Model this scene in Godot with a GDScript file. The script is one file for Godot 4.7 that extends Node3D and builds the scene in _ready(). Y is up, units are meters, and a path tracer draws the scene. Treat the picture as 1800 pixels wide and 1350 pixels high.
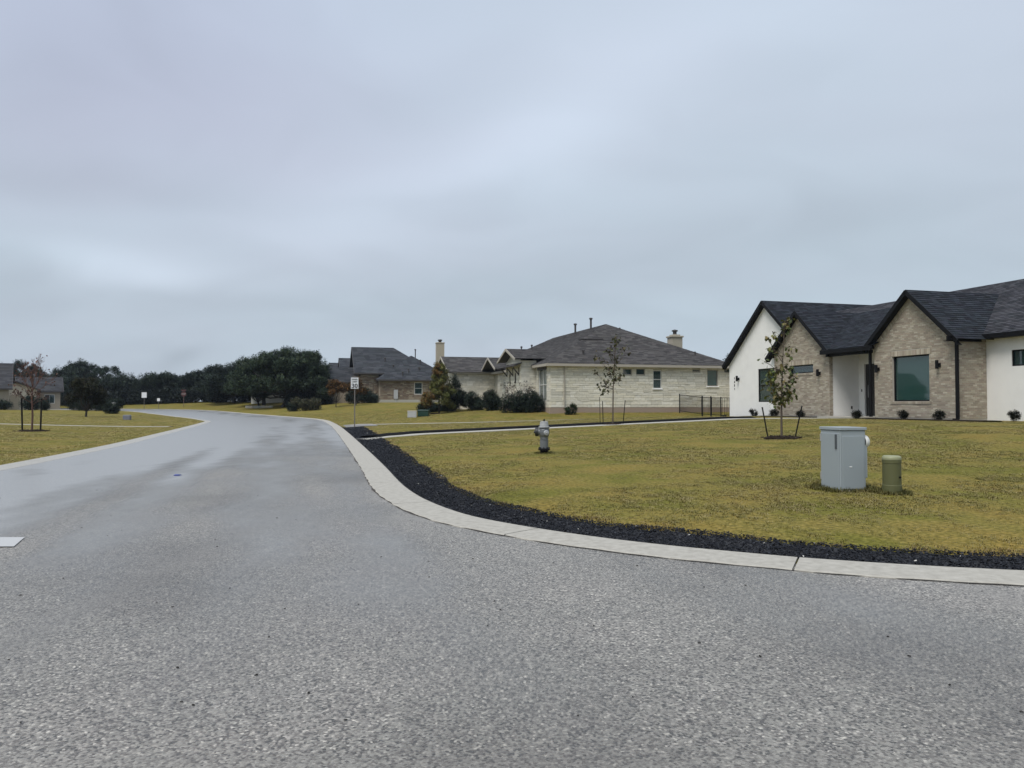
extends Node3D

# A residential street under an overcast sky. X runs right, depth D runs away from the camera (z = -D).
const TH := 0.27053            # heading of the street: U runs along it, V to the right of it
var C := cos(TH)
var S := sin(TH)
var RIGHT := PackedVector2Array([Vector2(61.4, -10.4), Vector2(30, -2.0), Vector2(8, 3.9), Vector2(3.41, 5.12), Vector2(2.82, 5.28), Vector2(2.10, 5.55), Vector2(1.60, 5.82), Vector2(1.06, 6.13), Vector2(.486, 6.55), Vector2(-.1, 7.1), Vector2(-.69, 7.78), Vector2(-1.05, 8.4), Vector2(-1.40, 9.2), Vector2(-1.72, 10.1), Vector2(-2.12, 11.5), Vector2(-2.85, 14.6), Vector2(-4.85, 22.6), Vector2(-8.5, 37.0), Vector2(-11.4, 48), Vector2(-15.2, 61), Vector2(-21.5, 71), Vector2(-27.3, 80), Vector2(-36.3, 95), Vector2(-43.6, 105), Vector2(-54, 112), Vector2(-80, 121)])
var LEFT := PackedVector2Array([Vector2(-2, -16), Vector2(-5.9, 0), Vector2(-8.2, 9), Vector2(-9.4, 14.5), Vector2(-10.4, 18.6), Vector2(-11.6, 23.2), Vector2(-13.3, 28.8), Vector2(-17.2, 41.6), Vector2(-20, 50.5), Vector2(-21.4, 55), Vector2(-23, 58), Vector2(-26.3, 64), Vector2(-31, 71), Vector2(-44.5, 92), Vector2(-52.8, 101), Vector2(-80, 112)])
var gx := PackedFloat64Array()
var gd := PackedFloat64Array()
var gw := PackedFloat32Array()      # distance past the right kerb line, per grid point
var gl := PackedFloat32Array()      # distance past the left kerb line
var M := {}
var used := {}
var keep_out := []
var rng := RandomNumberGenerator.new()


# ------------------------------------------------------------------ mesh building
class MB:
	var v := PackedVector3Array()
	var n := PackedVector3Array()
	var c := PackedColorArray()
	var u := PackedVector2Array()
	var u2 := PackedVector2Array()
	var col := Color(1, 1, 1)
	var cols := false
	func tri(a: Vector3, b: Vector3, d: Vector3) -> void:   # counter-clockwise from outside
		var m := (b - a).cross(d - a)
		if m.length_squared() < 1e-16:
			return
		m = m.normalized()
		var t := Vector3.RIGHT if absf(m.y) > 0.99 else Vector3.UP.cross(m).normalized()
		var s := m.cross(t)
		for p: Vector3 in [a, d, b]:
			v.append(p); n.append(m); c.append(col); u.append(Vector2(p.dot(t), -p.dot(s)))
	func quad(a: Vector3, b: Vector3, d: Vector3, e: Vector3) -> void:
		tri(a, b, d); tri(a, d, e)
	func trin(a: Vector3, b: Vector3, d: Vector3, na: Vector3, nb: Vector3, nd: Vector3) -> void:
		v.append(a); v.append(d); v.append(b); n.append(na); n.append(nd); n.append(nb)
		for i in 3: c.append(col)
		u.append(Vector2(a.x + a.z, a.y)); u.append(Vector2(d.x + d.z, d.y)); u.append(Vector2(b.x + b.z, b.y))
	func box(o: Vector3, s: Vector3, b := Basis.IDENTITY) -> void:
		var x := b.x * s.x * .5
		var y := b.y * s.y * .5
		var z := b.z * s.z * .5
		quad(o - x - y + z, o + x - y + z, o + x + y + z, o - x + y + z)
		quad(o + x - y - z, o - x - y - z, o - x + y - z, o + x + y - z)
		quad(o + x - y + z, o + x - y - z, o + x + y - z, o + x + y + z)
		quad(o - x - y - z, o - x - y + z, o - x + y + z, o - x + y - z)
		quad(o - x + y + z, o + x + y + z, o + x + y - z, o - x + y - z)
		quad(o - x - y - z, o + x - y - z, o + x - y + z, o - x - y + z)
	func bev(o: Vector3, s: Vector3, r: float, b := Basis.IDENTITY) -> void:   # box with chamfered edges
		var h := s * .5
		for ax in 3:
			for sg: float in [-1.0, 1.0]:
				var a1 := (ax + 1) % 3
				var a2 := (ax + 2) % 3
				var q := []
				for k: Vector2 in [Vector2(-1, -1), Vector2(1, -1), Vector2(1, 1), Vector2(-1, 1)]:
					var p := Vector3.ZERO
					p[ax] = sg * h[ax]; p[a1] = k.x * sg * (h[a1] - r); p[a2] = k.y * (h[a2] - r)
					q.append(o + b * p)
				quad(q[0], q[1], q[2], q[3])
				for sg2: float in [-1.0, 1.0]:      # edge between ax side and a1 side
					var e := []
					for k2: float in [-1.0, 1.0]:
						var p1 := Vector3.ZERO
						var p2 := Vector3.ZERO
						p1[ax] = sg * h[ax]; p1[a1] = sg2 * (h[a1] - r); p1[a2] = k2 * (h[a2] - r)
						p2[ax] = sg * (h[ax] - r); p2[a1] = sg2 * h[a1]; p2[a2] = k2 * (h[a2] - r)
						e.append(o + b * p1); e.append(o + b * p2)
					if sg * sg2 > 0: quad(e[0], e[1], e[3], e[2])
					else: quad(e[1], e[0], e[2], e[3])
		for sx: float in [-1.0, 1.0]:
			for sy: float in [-1.0, 1.0]:
				for sz: float in [-1.0, 1.0]:
					var pa := o + b * Vector3(sx * h.x, sy * (h.y - r), sz * (h.z - r))
					var pb := o + b * Vector3(sx * (h.x - r), sy * h.y, sz * (h.z - r))
					var pc := o + b * Vector3(sx * (h.x - r), sy * (h.y - r), sz * h.z)
					if sx * sy * sz > 0: tri(pa, pb, pc)
					else: tri(pa, pc, pb)
	func beam(a: Vector3, b: Vector3, w: float, h: float, up := Vector3.UP) -> void:
		var z := (b - a).normalized()
		var x := up.cross(z).normalized()
		box((a + b) * .5, Vector3(w, h, a.distance_to(b)), Basis(x, z.cross(x), z))
	func tube(pts: Array, rad: Array, sides := 6, capped := true) -> void:
		var rings := []
		var norms := []
		for i in pts.size():
			var dir: Vector3 = (pts[mini(i + 1, pts.size() - 1)] - pts[maxi(i - 1, 0)]).normalized()
			var x := dir.cross(Vector3(.31, .17, .93)).normalized()
			if absf(dir.dot(Vector3(.31, .17, .93))) > .97: x = dir.cross(Vector3.RIGHT).normalized()
			var y := dir.cross(x)
			var ring := []
			var nr := []
			for k in sides:
				var a := TAU * k / sides
				var q := x * cos(a) + y * sin(a)
				nr.append(q); ring.append(pts[i] + q * rad[i])
			rings.append(ring); norms.append(nr)
		for i in pts.size() - 1:
			for k in sides:
				var j := (k + 1) % sides
				trin(rings[i][k], rings[i][j], rings[i + 1][j], norms[i][k], norms[i][j], norms[i + 1][j])
				trin(rings[i][k], rings[i + 1][j], rings[i + 1][k], norms[i][k], norms[i + 1][j], norms[i + 1][k])
		if capped:
			var e := pts.size() - 1
			for k in sides:
				var j := (k + 1) % sides
				tri(pts[e], rings[e][k], rings[e][j]); tri(pts[0], rings[0][j], rings[0][k])
	func lathe(prof: Array, sides := 20, o := Vector3.ZERO, b := Basis.IDENTITY) -> void:   # prof: Vector2(radius, height) upwards
		for i in prof.size() - 1:
			var p: Vector2 = prof[i]
			var q: Vector2 = prof[i + 1]
			var sl := Vector2(q.y - p.y, p.x - q.x).normalized()
			for k in sides:
				var a := TAU * k / sides
				var e := TAU * (k + 1) / sides
				var da := Vector3(cos(a), 0, -sin(a))
				var de := Vector3(cos(e), 0, -sin(e))
				var A := o + b * (da * p.x + Vector3.UP * p.y)
				var B := o + b * (de * p.x + Vector3.UP * p.y)
				var D := o + b * (de * q.x + Vector3.UP * q.y)
				var E := o + b * (da * q.x + Vector3.UP * q.y)
				var na := (b * (da * sl.x + Vector3.UP * sl.y)).normalized()
				var ne := (b * (de * sl.x + Vector3.UP * sl.y)).normalized()
				if p.x > 1e-5: trin(A, B, D, na, ne, ne)
				if q.x > 1e-5: trin(A, D, E, na, ne, na)
	func mesh(m: Material = null) -> ArrayMesh:
		var a := []
		a.resize(Mesh.ARRAY_MAX)
		a[Mesh.ARRAY_VERTEX] = v; a[Mesh.ARRAY_NORMAL] = n; a[Mesh.ARRAY_TEX_UV] = u
		if cols: a[Mesh.ARRAY_COLOR] = c
		if u2.size() == v.size(): a[Mesh.ARRAY_TEX_UV2] = u2
		var r := ArrayMesh.new()
		r.add_surface_from_arrays(Mesh.PRIMITIVE_TRIANGLES, a)
		if m: r.surface_set_material(0, m)
		return r


func P(x: float, d: float, h := 0.0) -> Vector3:
	return Vector3(x, h, -d)


func XD(U: float, V: float) -> Vector2:
	return Vector2(C * V - S * U, S * V + C * U)


func numbered(called: String) -> String:
	var k: int = used.get(called, -1) + 1
	used[called] = k
	return called if k == 0 else "%s_%03d" % [called, k]


func tag(o: Node3D, label: String, category := "", group := "", kind := "") -> Node3D:
	if label: o.set_meta("label", label)
	if category: o.set_meta("category", category)
	if group: o.set_meta("group", group)
	if kind: o.set_meta("kind", kind)
	return o


func thing(called: String, at: Vector3, turn: float, label: String, category: String, group := "") -> Node3D:
	var o := Node3D.new()
	o.name = numbered(called)
	add_child(o)
	o.position = at
	o.rotation.y = turn
	tag(o, label, category, group)
	return o


func part(called: String, mb: MB, mat: Material, parent: Node) -> MeshInstance3D:
	var o := MeshInstance3D.new()
	o.name = called
	o.mesh = mb.mesh()
	o.material_override = mat
	if parent == self: o.name = numbered(called)
	parent.add_child(o, true)
	return o


func copy(o: Node3D, called: String, label := "") -> Node3D:
	var r: Node3D = o.duplicate()
	r.name = numbered(called)
	add_child(r)
	if label: r.set_meta("label", label)
	return r


func lin(r: float, g: float, b: float) -> Color:      # a real-world base colour (linear) as Godot's sRGB colour
	return Color(r, g, b).linear_to_srgb()


func mat(r: float, g: float, b: float, rough := .8, metal := 0.0, vc := false) -> StandardMaterial3D:
	var m := StandardMaterial3D.new()
	m.albedo_color = lin(r, g, b)
	m.roughness = rough
	m.metallic = metal
	m.vertex_color_use_as_albedo = vc
	return m


func noise(kind: int, freq: float, oct: int, sd: int) -> FastNoiseLite:
	var f := FastNoiseLite.new()
	f.noise_type = kind
	f.frequency = freq
	f.fractal_octaves = oct
	f.fractal_type = FastNoiseLite.FRACTAL_FBM if oct > 1 else FastNoiseLite.FRACTAL_NONE
	f.seed = sd
	return f


func ntex(f: FastNoiseLite, size: int, offs := [], cols := [], as_normal := false) -> NoiseTexture2D:
	var t := NoiseTexture2D.new()
	t.width = size
	t.height = size
	t.seamless = true
	t.generate_mipmaps = false
	t.noise = f
	if as_normal:
		t.as_normal_map = true
	if offs.size():
		var g := Gradient.new()
		g.offsets = PackedFloat32Array(offs)
		var cc := PackedColorArray()
		for k in cols: cc.append(k)
		g.colors = cc
		t.color_ramp = g
	return t


func gray(x: float) -> Color:
	return Color(x, x, x)


func ss(a: float, b: float, x: float) -> float:
	var t := clampf((x - a) / (b - a), 0, 1)
	return t * t * (3 - 2 * t)


# ------------------------------------------------------------------ the lie of the land
func sd(poly: PackedVector2Array, x: float, d: float) -> float:   # + on the left of the line, - on its right
	var best := 1e9
	var sg := 1.0
	var p := Vector2(x, d)
	for i in poly.size() - 1:
		var a := poly[i]
		var e := poly[i + 1] - a
		var r := p - a
		var t := clampf(r.dot(e) / e.length_squared(), 0, 1)
		var q := (r - e * t).length()
		if q < best - 1e-6:
			best = q
			sg = 1.0 if e.cross(r) > 0 else -1.0
	return best * sg


func smooth(poly: PackedVector2Array, times: int) -> PackedVector2Array:
	for k in times:
		var r := PackedVector2Array([poly[0]])
		for i in poly.size() - 1:
			r.append(poly[i].lerp(poly[i + 1], .25)); r.append(poly[i].lerp(poly[i + 1], .75))
		r.append(poly[poly.size() - 1])
		poly = r
	return poly


func along(poly: PackedVector2Array, step: float) -> PackedVector2Array:    # the line again in equal steps
	var r := PackedVector2Array([poly[0]])
	var left := step
	for i in poly.size() - 1:
		var a := poly[i]
		var b := poly[i + 1]
		var l := a.distance_to(b)
		var at := left
		while at <= l:
			r.append(a.lerp(b, at / l)); at += step
		left = at - l
	return r


func base_rise(d: float) -> float:
	return .7 * ss(45, 130, d)


func height_from(x: float, d: float, a: float, b: float) -> float:
	var r := base_rise(d)
	if a > 0:
		var U := -S * x + C * d
		return r + .03 * ss(.9, 1.7, a) + minf(.034 * maxf(a - .5, 0), .56) * (1 - .4 * exp(-pow((U - 45) / 5, 2))) + .25 * ss(48, 53, U) * ss(6, 14, a) + .25 * ss(70, 95, d) * ss(2, 15, a)
	if b > 0:
		return r + .03 * ss(.3, .9, b) + .4 * ss(1, 22, b)
	return r


func H(x: float, d: float) -> float:
	return height_from(x, d, -sd(RIGHT, x, d), sd(LEFT, x, d))


func grid_at(x: float, d: float) -> Vector2:       # distances past the right and left kerb lines, read from the grid
	var i := clampi(gx.bsearch(x) - 1, 0, gx.size() - 2)
	var j := clampi(gd.bsearch(d) - 1, 0, gd.size() - 2)
	var s := (x - gx[i]) / (gx[i + 1] - gx[i])
	var t := (d - gd[j]) / (gd[j + 1] - gd[j])
	var k := j * gx.size() + i
	var w := gx.size()
	return Vector2(lerpf(lerpf(gw[k], gw[k + 1], s), lerpf(gw[k + w], gw[k + w + 1], s), t), lerpf(lerpf(gl[k], gl[k + 1], s), lerpf(gl[k + w], gl[k + w + 1], s), t))


func lay(U: float, V: float, above := 0.0) -> Vector3:     # a point on the ground in street coordinates
	var p := XD(U, V)
	return P(p.x, p.y, H(p.x, p.y) + above)


# ------------------------------------------------------------------ sky, light, camera
func make_sky() -> ImageTexture:
	var w := 1024
	var h := 512
	var im := Image.create(w, h, false, Image.FORMAT_RGBF)
	var a := noise(FastNoiseLite.TYPE_SIMPLEX_SMOOTH, .9, 5, 11)
	var b := noise(FastNoiseLite.TYPE_SIMPLEX_SMOOTH, 1.7, 3, 29)
	# soft streaks in the cloud deck: azimuth, elevation, half width, half height, tilt, strength
	var streaks := [[3.0, 20.0, 8.5, 3.8, .24, .175], [-10.0, 15.6, 9.5, 3.2, .18, .11], [-27.0, 9.6, 6.0, 1.4, -.03, .18], [-4.0, 15.0, 6.5, 1.7, .02, -.075], [-30.0, 24.0, 9.0, 8.0, .3, -.11], [16.0, 26.0, 16.0, 4.0, .2, .06], [-22.0, 7.2, 9.0, 1.2, 0.0, -.05], [22.0, 13.0, 14.0, 2.6, .05, -.07], [-23.4, 3.3, 1.5, .7, .35, -.13], [-3.0, 3.0, 30.0, 1.8, 0.0, .05], [0.0, 9.0, 26.0, 2.2, .03, .01], [-30.0, 14.5, 8.0, 1.4, .02, -.06]]
	for j in h:
		var el := PI * .5 - PI * (j + .5) / h
		var se := sin(el)
		for i in w:
			var az := TAU * (i + .5) / w
			if az > PI: az -= TAU
			var c := Vector3(.395, .455, .522)
			if el > -.02:
				var ce := cos(el)
				var dir := Vector3(sin(az) * ce, se, -cos(az) * ce)
				# the cloud deck seen from below, squeezed towards the horizon
				var q := dir / (maxf(se, 0.0) + .22)
				var wx := b.get_noise_3d(q.x * .5, q.z * .6, 9.0) * .7
				var k := a.get_noise_3d(q.x * .5 + 3.1 + wx, q.z * 1.05 + wx * .6, .7) * .5 + .5
				var tint := b.get_noise_3d(q.x * .35, q.z * .5, 4.0)
				var up := clampf(se / .47, 0, 1)
				var f := .90 + .115 * up + .25 * (k - .5)
				for s: Array in streaks:
					var dx := wrapf(rad_to_deg(az) - s[0], -180, 180)
					var dy: float = rad_to_deg(el) - s[1] - dx * s[4] + 1.6 * (k - .5) + 1.2 * tint
					var g := exp(-pow(dx / s[2], 2) - pow(dy / s[3], 2))
					f += g * s[5]
				f += .22 * ss(.45, 1.0, se)
				c *= f
				var lav := exp(-pow(wrapf(rad_to_deg(az) + 30, -180, 180) / 22, 2)) * ss(.12, .4, se)
				c.x *= 1.0 + .03 * tint + .0 * lav
				c.y *= 1.0 - .03 * lav
				c.z *= 1.0 + .03 * lav
				c.y *= 1.0 + .004 * (1 - up) - .012 * tint
				c.z *= 1.0 + .03 * up + .0 * (1 - up)
			im.set_pixel(i, j, Color(c.x, c.y, c.z))
	return ImageTexture.create_from_image(im)


func setup() -> void:
	var cam := Camera3D.new()
	cam.name = "camera"
	cam.position = Vector3(0, 1.2, 0)
	cam.rotation_degrees.x = 1.568
	cam.fov = 53.06
	cam.near = .05
	cam.far = 1500
	cam.current = true
	add_child(cam)
	var we := WorldEnvironment.new()
	we.name = "world"
	var e := Environment.new()
	e.background_mode = Environment.BG_SKY
	var sky := Sky.new()
	var pm := PanoramaSkyMaterial.new()
	pm.panorama = make_sky()
	sky.sky_material = pm
	e.sky = sky
	e.background_energy_multiplier = .66
	e.tonemap_mode = Environment.TONE_MAPPER_LINEAR
	e.tonemap_exposure = 2.05
	e.fog_enabled = true
	e.fog_density = .00018
	e.fog_light_color = Color(.80, .86, .93)
	e.sdfgi_enabled = true
	e.ssao_enabled = true
	e.ssil_enabled = true
	we.environment = e
	add_child(we)
	var sun := DirectionalLight3D.new()
	sun.name = "sun"
	sun.light_energy = .45
	sun.light_color = Color(1.0, .98, .95)
	sun.light_angular_distance = 25
	sun.shadow_enabled = true
	sun.rotation_degrees = Vector3(-58, -38, 0)
	add_child(sun)


# ------------------------------------------------------------------ materials
func make_materials() -> void:
	# asphalt: chips of stone a centimetre or so across, their relief, and broad stains
	var m := StandardMaterial3D.new()
	var chips := noise(FastNoiseLite.TYPE_CELLULAR, .27, 1, 5)
	chips.cellular_return_type = FastNoiseLite.RETURN_CELL_VALUE
	var chip_tex := ntex(chips, 2048, [0, .25, .5, .8, .95, 1], [Color(.20, .197, .19), Color(.385, .367, .35), Color(.47, .46, .44), Color(.545, .533, .51), Color(.61, .597, .57), Color(.78, .765, .73)])
	var dist := noise(FastNoiseLite.TYPE_CELLULAR, .27, 1, 5)
	dist.cellular_return_type = FastNoiseLite.RETURN_DISTANCE
	var relief := ntex(dist, 2048, [0, .6, 1], [gray(1), gray(.5), gray(0)])
	var stain := ntex(noise(FastNoiseLite.TYPE_SIMPLEX_SMOOTH, .007, 8, 77), 1024, [0, .3, .45, .62, 1], [Color(.70, .69, .68), Color(.87, .86, .85), Color(.95, .945, .935), Color(1, .99, .98), Color(1, 1, 1)])
	m.albedo_texture = chip_tex
	m.roughness = .62
	m.rim_enabled = true
	m.rim = .4
	m.rim_tint = 0.0
	m.heightmap_enabled = true
	m.heightmap_texture = relief
	m.heightmap_scale = .5
	m.detail_enabled = true
	m.detail_blend_mode = BaseMaterial3D.BLEND_MODE_MUL
	m.detail_albedo = stain
	m.detail_uv_layer = BaseMaterial3D.DETAIL_UV_2
	M.asphalt = m
	var wet := StandardMaterial3D.new()
	wet.albedo_texture = chip_tex
	wet.albedo_color = Color(.98, .97, .95)
	wet.roughness = .28
	wet.metallic_specular = 1.0
	wet.rim_enabled = true
	wet.rim = 1.0
	wet.rim_tint = 0.0
	wet.transparency = BaseMaterial3D.TRANSPARENCY_ALPHA
	wet.vertex_color_use_as_albedo = true
	M.wet = wet
	# lawn soil and thatch under the blades
	var g := StandardMaterial3D.new()
	g.albedo_texture = ntex(noise(FastNoiseLite.TYPE_SIMPLEX_SMOOTH, .045, 5, 3), 1024, [0, .3, .5, .7, 1], [Color(.372, .337, .182), Color(.423, .388, .203), Color(.472, .431, .235), Color(.527, .474, .27), Color(.59, .525, .335)])
	g.roughness = .95
	g.metallic_specular = .2
	g.detail_enabled = true
	g.detail_blend_mode = BaseMaterial3D.BLEND_MODE_MUL
	g.detail_albedo = ntex(noise(FastNoiseLite.TYPE_SIMPLEX_SMOOTH, .012, 5, 8), 1024, [0, .3, .5, .72, 1], [Color(.78, .85, .70), Color(.87, .92, .80), Color(.96, .97, .92), Color(1, .98, .94), Color(1, .95, .88)])
	g.detail_uv_layer = BaseMaterial3D.DETAIL_UV_2
	g.heightmap_enabled = true
	g.heightmap_texture = ntex(noise(FastNoiseLite.TYPE_SIMPLEX_SMOOTH, .06, 4, 4), 512)
	g.heightmap_scale = 3.0
	M.ground = g
	M.blade = mat(1, 1, 1, .8, 0, true)
	M.blade.metallic_specular = .25
	M.blade.backlight_enabled = true
	M.blade.backlight = Color(.25, .25, .25)
	# concrete
	var c := StandardMaterial3D.new()
	c.albedo_texture = ntex(noise(FastNoiseLite.TYPE_SIMPLEX_SMOOTH, .02, 6, 21), 1024, [0, .35, .6, 1], [Color(.56, .54, .505), Color(.615, .60, .565), Color(.64, .625, .59), Color(.68, .665, .63)])
	c.uv1_scale = Vector3(.45, .45, .45)
	c.roughness = .75
	c.heightmap_enabled = true
	c.heightmap_texture = ntex(noise(FastNoiseLite.TYPE_SIMPLEX_SMOOTH, .2, 3, 22), 512)
	c.heightmap_scale = .05
	M.concrete = c
	var st := c.duplicate()
	st.albedo_texture = ntex(noise(FastNoiseLite.TYPE_SIMPLEX_SMOOTH, .008, 5, 31), 512, [0, .4, .7, 1], [Color(.875, .872, .86), Color(.893, .89, .88), Color(.90, .897, .886), Color(.908, .905, .895)])
	st.uv1_scale = Vector3(.25, .25, .25)
	st.heightmap_scale = .15
	M.stucco = st
	M.mortar = mat(.42, .39, .34, .9)
	M.brick = mat(1, 1, 1, .85, 0, true)
	M.brick.detail_enabled = false
	M.stone = st.duplicate()
	M.stone.albedo_texture = ntex(noise(FastNoiseLite.TYPE_SIMPLEX_SMOOTH, .02, 5, 35), 512, [0, .4, .7, 1], [Color(.86, .86, .86), Color(.94, .94, .94), Color(.97, .97, .97), Color(1, 1, 1)])
	M.stone.vertex_color_use_as_albedo = true
	M.stone.heightmap_scale = .5
	M.shingle = mat(1, 1, 1, .85, 0, true)
	M.shingle.albedo_texture = ntex(noise(FastNoiseLite.TYPE_SIMPLEX_SMOOTH, .12, 4, 41), 512, [0, .4, .7, 1], [gray(.62), gray(.82), gray(.92), gray(1)])
	M.shingle.uv1_scale = Vector3(.8, .8, .8)
	M.shingle.metallic_specular = .35
	M.trim_black = mat(.007, .007, .008, .5)
	M.trim_black.metallic_specular = .25
	M.kerb_left = c.duplicate()
	M.kerb_left.albedo_color = Color(1, 1, 1)
	M.kerb_left.roughness = .4
	M.trim_tan = mat(.36, .33, .28, .6)
	M.trim_dark = mat(.05, .045, .045, .6)
	M.frame_white = mat(.62, .62, .60, .5)
	M.door = mat(.02, .018, .017, .35)
	var gl := StandardMaterial3D.new()
	gl.albedo_color = Color(.16, .30, .29, .22)
	gl.transparency = BaseMaterial3D.TRANSPARENCY_ALPHA
	gl.roughness = .03
	gl.metallic_specular = .8
	M.glass = gl
	M.blind_teal = mat(.12, .26, .225, .7)
	M.blind_dark = mat(.035, .075, .06, .7)
	M.blind_grey = mat(.10, .13, .14, .7)
	M.blind_cyan = mat(.20, .36, .36, .7)
	M.blind_pale = mat(.42, .5, .5, .7)
	M.chip = mat(1, 1, 1, .65, 0, true)
	M.chip.metallic_specular = .25
	M.bark = mat(.09, .07, .055, .95)
	M.bark_dark = mat(.035, .03, .027, .95)
	M.bark_red = mat(.11, .06, .05, .9)
	M.leaf = mat(1, 1, 1, .6, 0, true)
	M.leaf.metallic_specular = .3
	M.leaf.backlight_enabled = true
	M.leaf.backlight = Color(.3, .3, .3)
	M.mulch = mat(.022, .017, .014, .95)
	M.mulch.metallic_specular = .15
	M.edging = mat(.009, .009, .010, .95)
	M.edging.metallic_specular = .15
	M.iron = mat(.01, .01, .011, .6)
	M.iron.metallic_specular = .25
	M.steel = mat(.42, .42, .42, .45, .6)
	M.sign_white = mat(.72, .73, .74, .45)
	M.ink = mat(.015, .015, .02, .5)
	M.paint = mat(.42, .425, .43, .7)
	M.cabinet = mat(.275, .312, .335, .45)
	M.box_grey = mat(.42, .43, .44, .5)
	M.box_green = mat(.004, .034, .022, .5)
	M.olive = mat(.088, .092, .036, .6)


# ------------------------------------------------------------------ ground, road, kerbs
func lines(spec: Array) -> PackedFloat64Array:
	var r := PackedFloat64Array()
	for s: Array in spec:
		var x: float = s[0]
		while x < s[1] - 1e-6:
			r.append(x); x += s[2]
	r.append(spec[-1][1])
	return r


func terrain() -> void:
	RIGHT = smooth(RIGHT, 2)
	LEFT = smooth(LEFT, 2)
	gx = lines([[-600, -120, 80], [-120, -64, 8], [-64, -14, .6], [-14, -9, .4], [-9, 10, .25], [10, 24, .5], [24, 64, 4], [64, 600, 67]])
	gd = lines([[-60, -12, 8], [-12, 2, 2], [2, 30, .25], [30, 62, .5], [62, 130, 1], [130, 190, 10], [190, 690, 100]])
	var w := gx.size()
	var h := gd.size()
	gw.resize(w * h)
	gl.resize(w * h)
	for j in h:
		for i in w:
			gw[j * w + i] = -sd(RIGHT, gx[i], gd[j])
			gl[j * w + i] = sd(LEFT, gx[i], gd[j])
	# the sheet of ground, dipping under the road at the kerbs
	var bump := noise(FastNoiseLite.TYPE_SIMPLEX_SMOOTH, .25, 3, 91)
	var pos := PackedVector3Array()
	var low := PackedByteArray()
	pos.resize(w * h)
	low.resize(w * h)
	for j in h:
		for i in w:
			var k := j * w + i
			var a := gw[k]
			var b := gl[k]
			var y := base_rise(gd[j]) - .25
			if a > .15 or b > .15:
				y = height_from(gx[i], gd[j], a, b) + .02 * bump.get_noise_2d(gx[i], gd[j]) * ss(.8, 2, maxf(a, b))
			else:
				low[k] = 1
			pos[k] = P(gx[i], gd[j], y)
	var tan_ := func(k: int, dk: int, lim: int) -> Vector3: return pos[mini(k + dk, lim)] - pos[maxi(k - dk, 0)]
	for road in [false, true]:
		var vv := PackedVector3Array()
		var nn := PackedVector3Array()
		var uu := PackedVector2Array()
		var u2 := PackedVector2Array()
		var ix := PackedInt32Array()
		for j in h:
			for i in w:
				var k := j * w + i
				var p := pos[k]
				if road:
					p.y = base_rise(gd[j])
				vv.append(p)
				uu.append(Vector2(p.x, p.z) / (5.6 if road else 3.3))
				u2.append(Vector2(p.x, p.z) / (31.0 if road else 23.0))
				if road or low[k]:
					nn.append(Vector3.UP)
				else:
					var l := Vector3.ZERO
					var dx: Vector3 = pos[j * w + mini(i + 1, w - 1)] - pos[j * w + maxi(i - 1, 0)]
					var dz: Vector3 = pos[maxi(j - 1, 0) * w + i] - pos[mini(j + 1, h - 1) * w + i]
					if absf(dx.y) > .1 or absf(dz.y) > .1: nn.append(Vector3.UP)
					else: nn.append(dz.cross(dx).normalized())
		for j in h - 1:
			for i in w - 1:
				var k := j * w + i
				var far := maxf(minf(minf(gw[k], gw[k + 1]), minf(gw[k + w], gw[k + w + 1])), minf(minf(gl[k], gl[k + 1]), minf(gl[k + w], gl[k + w + 1])))
				if road:
					if far > .6 or gd[j] < -13 or gd[j] > 130 or absf(gx[i]) > 90: continue
				else:
					if low[k] and low[k + 1] and low[k + w] and low[k + w + 1] and gd[j] > -13 and absf(gx[i]) < 90: continue
				ix.append_array([k, k + w, k + 1, k + 1, k + w, k + w + 1])
		var a := []
		a.resize(Mesh.ARRAY_MAX)
		a[Mesh.ARRAY_VERTEX] = vv; a[Mesh.ARRAY_NORMAL] = nn; a[Mesh.ARRAY_TEX_UV] = uu; a[Mesh.ARRAY_TEX_UV2] = u2; a[Mesh.ARRAY_INDEX] = ix
		var me := ArrayMesh.new()
		me.add_surface_from_arrays(Mesh.PRIMITIVE_TRIANGLES, a)
		var o := MeshInstance3D.new()
		o.name = "road" if road else "ground"
		o.mesh = me
		o.material_override = M.asphalt if road else M.ground
		add_child(o)
		tag(o, "wet grey asphalt street bending away to the left" if road else "yellow green winter lawns on both sides of the street", "", "", "structure")
	wet_film()


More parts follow.
